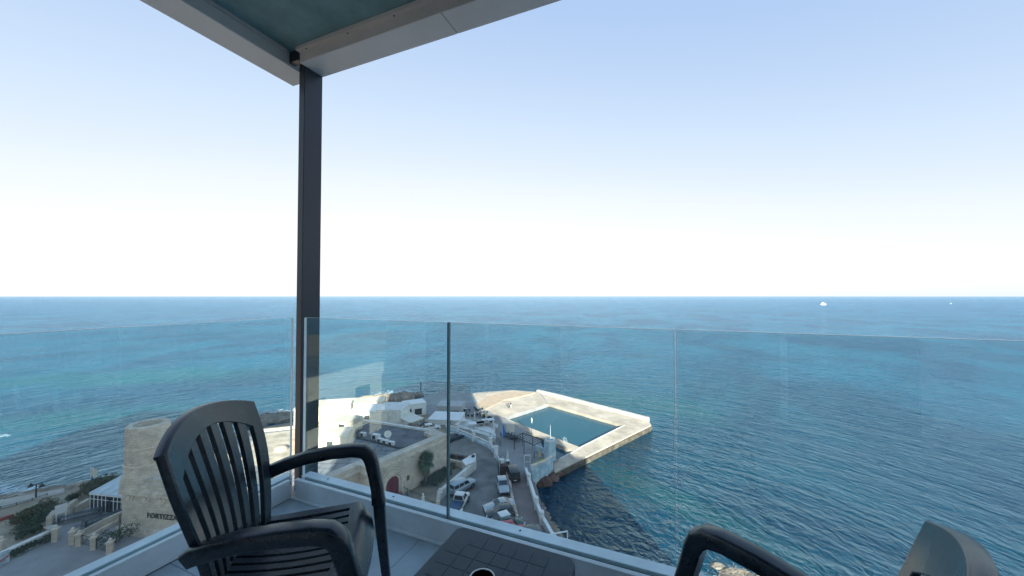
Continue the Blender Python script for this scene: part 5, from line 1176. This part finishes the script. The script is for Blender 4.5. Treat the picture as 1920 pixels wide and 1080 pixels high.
def picnic(uv, rz, label, L=4.5):
    c = G(*uv, .01); t = thing('picnic_table', label, 'table', tuple(c), rz, 'long dark tables on the terrace'); M = FR[t.name]
    for k in range(4): part('board', MB(M).box(-L/2, L/2, -.4+k*.2+.006, -.2+k*.2-.006, .72, .77), darkfab, t)
    for s_ in (-1, 1):
        part('bench', MB(M).box(-L/2, L/2, s_*.75-.15, s_*.75+.15, .42, .47), darkfab, t)
        part('leg', MB(M).box(s_*L*.4-.05, s_*L*.4+.05, -.38, .38, 0, .72), iron, t); part('brace', MB(M).box(s_*L*.3-.04, s_*L*.3+.04, -.85, .85, .34, .41), iron, t)
picnic((149, 972), .62, 'long dark picnic table in the middle of the terrace')
picnic((201, 975), .75, 'long dark picnic table beside the glass pavilion')
t = thing('terrace_wall', 'tan stone wall topped by ornate iron between terrace and fort front', 'wall', tuple(G(180, 1000, 0)))
w = MB(); w.wall([G(*k, 1.1) for k in ((136, 1003), (160, 992), (190, 976), (236, 955))], .35, -.2, 1.1); part('wall', w, limestone, t)
w = MB(); w.wall([G(*k, .4) for k in ((150, 1012), (190, 990), (236, 966))], .5, -.2, .4); part('wall_foot', w, stone, t)
railing([G(137, 1001, 1.1), G(160, 990, 1.1), G(189, 975, 1.1)], .75, 1.1, 'ornate_railing', 'ornate black scrolled railing on the tan terrace wall', .16, group='railings round the fort')
def pillar(uv, h, label, z=0):
    c = G(*uv, z); t = thing('gate_pillar', label, 'pillar', (c.x, c.y, z), .4, 'stone pillars of the terrace gate'); M = FR[t.name]
    part('shaft', MB(M).box(-.25, .25, -.25, .25, 0, h), limestone, t); part('capital', MB(M).box(-.33, .33, -.33, .33, h, h+.12), stone, t)
    part('finial', MB(M).lathe([(.22, h+.12), (.12, h+.2), (.19, h+.35), (.1, h+.48), (.02, h+.52)], n=8), stone, t)
pillar((104, 1015), 1.5, 'stone gate pillar at the end of the white balustrade')
pillar((136, 1020), 1.5, 'stone gate pillar at the near end of the tan wall')
pillar((148, 1023), 1.35, 'stone pillar touching the gate pillar on its right')
pillar((176, 1030), 1.4, 'stone pillar between the two dark iron fence bays')
pillar((206, 1038), 1.3, 'stone pillar nearest the white kerb of the balcony')
railing([G(152, 1022, 0), G(172, 1028, 0)], 1.1, .1, 'iron_fence', 'short iron fence bay next to the gate pillars', .16, group='railings round the fort', cat='fence')
railing([G(180, 1031, 0), G(202, 1038, 0)], 1.1, .1, 'iron_fence', 'short iron fence bay at the right end of the pillars', .16, group='railings round the fort', cat='fence')
t = thing('price_board', 'blank white board on two legs on the open terrace', 'sign', tuple(G(114, 983, 0)))
a, b = G(105, 985, 0), G(123, 979, 0)
for q in (a, b): part('leg', MB().tube([q, q+Vector((0, 0, 2.3))], .07, 6), whitepaint, t)
part('board', MB().wall([a+(a-b)*.12, b+(b-a)*.12], .1, 1.35, 2.5), whitepaint, t)
for pts, lb in ((((92, 990), (102, 978)), 'tan stone wall end left of the white board'), (((126, 968), (140, 957)), 'tan stone wall stub right of the white board'), (((140, 960), (165, 946)), 'low tan wall running to the glass pavilion')):
    w = MB(); w.wall([G(*k, 0) for k in pts], .5, -.1, 1.5 if 'low' not in lb else .8); solo('stone_wall', w, limestone, lb, 'wall', 'tan walls round the terrace')
t = thing('serving_counter', 'grey roofed serving counter beside the gate pillar', 'counter', tuple(G(92, 1000, 0)))
part('roof', MB().prism(P(1.6, (81, 988), (100, 983), (108, 987), (92, 993)), 1.5, 1.6), concrete, t); 
for uv in ((83, 1003), (92, 1009), (106, 1001)): c = G(*uv, 0); part('post', MB().tube([c, (c.x, c.y, 1.5)], .06, 6), wood, t)
# balustrade
t = thing('balustrade', 'white balustrade with a broad patterned top rail', 'balustrade', tuple(G(50, 1030, 0)))
a, b = G(4, 1053, 0), G(90, 1013, 0); L = (b-a).length; dd = (b-a)/L
part('top_rail', MB().wall([a, b], .55, .95, 1.12), whitewash, t); part('bottom_rail', MB().wall([a, b], .4, 0, .16), whitewash, t)
bal = mesh('baluster', MB().lathe([(.08, 0), (.13, .22), (.06, .42), (.1, .78)], n=7), whitewash); iv = FR[t.name].inverted(); n = int(L/.34)
for k in range(n): piece('baluster', bal, t, iv @ (a+dd*(L*(k+.5)/n)+Vector((0, 0, .165))))
t = thing('poster_board', 'low board with a pale blue poster and red scrawled marks', 'sign', tuple(G(8, 1062, 0)))
a, b = G(-12, 1068, 0), G(16, 1055, 0); part('panel', MB().wall([a, b], .12, .1, 1.5), mat('poster_blue', (0.35, 0.55, 0.68), 0.6, 0.35, 1.2, col2=(0.7, 0.72, 0.72)), t)
dd = (b-a).normalized(); an = math.atan2(dd.y, dd.x); rm_ = MB(); rnd = random.Random(8)
nn = Vector((dd.y, -dd.x, 0))
pp_ = [a.lerp(b, .35+.6*k/14)+nn*.08+Vector((0, 0, .55+.16*sin(k*1.9)+.02*k)) for k in range(15)]
rm_.tube(pp_, .03, 5); part('red_lettering', rm_, mat('red_paint', (0.45, 0.02, 0.03), 0.6), t)
c = G(1, 1038, .2); t = thing('gate_pillar', 'pale yellow pillar at the left end of the balustrade', 'pillar', (c.x, c.y, 0), .4); M = FR[t.name]; part('shaft', MB(M).box(-.3, .3, -.3, .3, 0, 1.7), limestone, t); part('finial', MB(M).lathe([(.3, 1.7), (.15, 1.9), (.22, 2.05), (.02, 2.25)], n=8), stone, t)
c = G(224, 1003, 0); solo('wooden_post', MB().tube([c, c+Vector((0, 0, 2.5))], .09, 8), wood, 'thin post standing against the front wall of the fort', 'post')
# double lamp post
c = G(67, 945, -1); tz = GD(67, 909, c.y).z
lp = thing('street_lamp', 'black street lamp with two lantern heads on the coast path', 'street lamp', tuple(c))
part('pole', MB().tube([c, (c.x, c.y, tz)], [.11, .07], 8), iron, lp); part('base', MB().boxc((c.x, c.y, c.z+.3), (.7, .7, .6)), stone, lp)
part('arm', MB().tube([(c.x-.85, c.y, tz+.1), (c.x-.45, c.y, tz+.05), (c.x, c.y, tz-.1), (c.x+.45, c.y, tz+.05), (c.x+.85, c.y, tz+.1)], .045, 6), iron, lp)
for s_ in (-1, 1): part('lantern', MB().lathe([(.34, -.28), (.28, -.1), (.1, .12), (.02, .3)], (c.x+s_*.85, c.y, tz), 10), iron, lp)
railing([G(0, 966, -.9), G(30, 958, -.9), G(60, 950, -.9), G(88, 940, -.9)], 1.1, -.88, 'iron_railing', 'long black railing along the pale coast path', .22, group='railings round the fort')
t = thing('retaining_wall', 'red painted retaining wall below the coast path', 'wall', tuple(G(10, 980, -.9)))
w = MB(); w.wall([G(*k, -.2) for k in ((-40, 990), (0, 979), (22, 972))], .4, -1.5, .35); part('wall', w, mat('red_ochre_wall', (0.30, 0.09, 0.07), 0.85, 0.2, 1), t)
for i, pts in enumerate((((8, 935), (38, 925), (40, 928), (12, 942)), ((30, 940), (60, 934), (62, 937), (36, 945)))):
    solo('rock_pool', MB().prism(P(-1.2, *pts), -3.5, -1.2), mat('weedy_water', (0.03, 0.06, 0.035), 0.4, 0.3, 1), ['dark green rock cut pool at the left shore', 'dark green rock cut pool beside the lamp'][i], 'rock pool', 'rock pools on the shore')
    w = MB(); w.wall([G(*k, -1) for k in pts], .5, -3.5, -.95, True); solo('pool_rim', w, concrete, ['pale rim round the left rock pool', 'pale rim round the rock pool by the lamp'][i], 'kerb')
# flags
c = G(170, 905, 0); t = thing('flagpole', 'pole with a white flag above a blue flag behind the pavilion', 'flagpole', tuple(c)); tz = GD(170, 876, c.y).z
part('pole', MB().tube([c, (c.x, c.y, tz)], .06, 6), whitepaint, t)
for (z0, z1, m_, nm) in ((tz-1.5, tz-.1, creamcloth, 'white_flag'), (tz-3.0, tz-1.65, bluecloth, 'blue_flag')):
    b_ = MB(); n = 6; vs = []
    for k in range(n+1):
        x = c.x+.07+0.95*k/n*(1 if nm == 'blue_flag' else .8); y = c.y+.12*sin(k*1.3)
        vs += [(x, y, z0-.03*k), (x, y, z1-.03*k), (x, y+.02, z0-.03*k), (x, y+.02, z1-.03*k)]
    fs = []
    for k in range(n): i = 4*k; fs += [(i, i+4, i+5, i+1), (i+2, i+3, i+7, i+6), (i+1, i+5, i+7, i+3), (i, i+2, i+6, i+4)]
    part(nm, b_.add(vs, fs), m_, t)
# ================================================================ boats and buoy
def boat(u, v, L, label):
    c = G(u, v, SEAZ); t = thing('motor_yacht', label, 'boat', tuple(c), .15, 'boats near the horizon'); M = FR[t.name] @ Matrix.Scale(L/14, 4)
    hull = [(-7, 1.9), (-7, -1.9), (2, -1.9), (5, -1.1), (7.4, 0), (5, 1.1), (2, 1.9)]
    b = MB(M); k = [(x*.93, y*.8, -.3) for x, y in hull]+[(x, y, 1.5+(.5 if x > 4 else 0)) for x, y in hull]; n = len(hull)
    b.add(k, [(i, (i+1) % n, n+(i+1) % n, n+i)[::-1] for i in range(n)]+[tuple(range(n, 2*n))]); part('hull', b, whitepaint, t)
    part('cabin', MB(M).box(-4.5, 2.8, -1.5, 1.5, 1.5, 3.1), whitepaint, t); part('window', MB(M).box(-4, 2.4, -1.53, 1.53, 2.1, 2.7), glassdark, t)
    part('flybridge', MB(M).box(-3, .8, -1.2, 1.2, 3.1, 4.2), whitepaint, t); part('mast', MB(M).tube([(-1, 0, 4.2), (-1.4, 0, 6.6)], .12, 6), whitepaint, t)
boat(1543, 571.5, 26, 'white motor yacht near the horizon at the right')
boat(1783, 569.5, 7, 'tiny distant boat near the horizon at the far right')
c = G(789, 728, SEAZ); t = thing('channel_marker', 'thin black marker post standing in the sea beyond the fort', 'marker', tuple(c))
part('post', MB().tube([(c.x, c.y, SEAZ-1), (c.x, c.y, SEAZ+1.6)], [.22, .14], 8), iron, t); part('topmark', MB().lathe([(.02, 1.3), (.35, 1.6), (.02, 2.1)], (c.x, c.y, SEAZ), 8), iron, t)
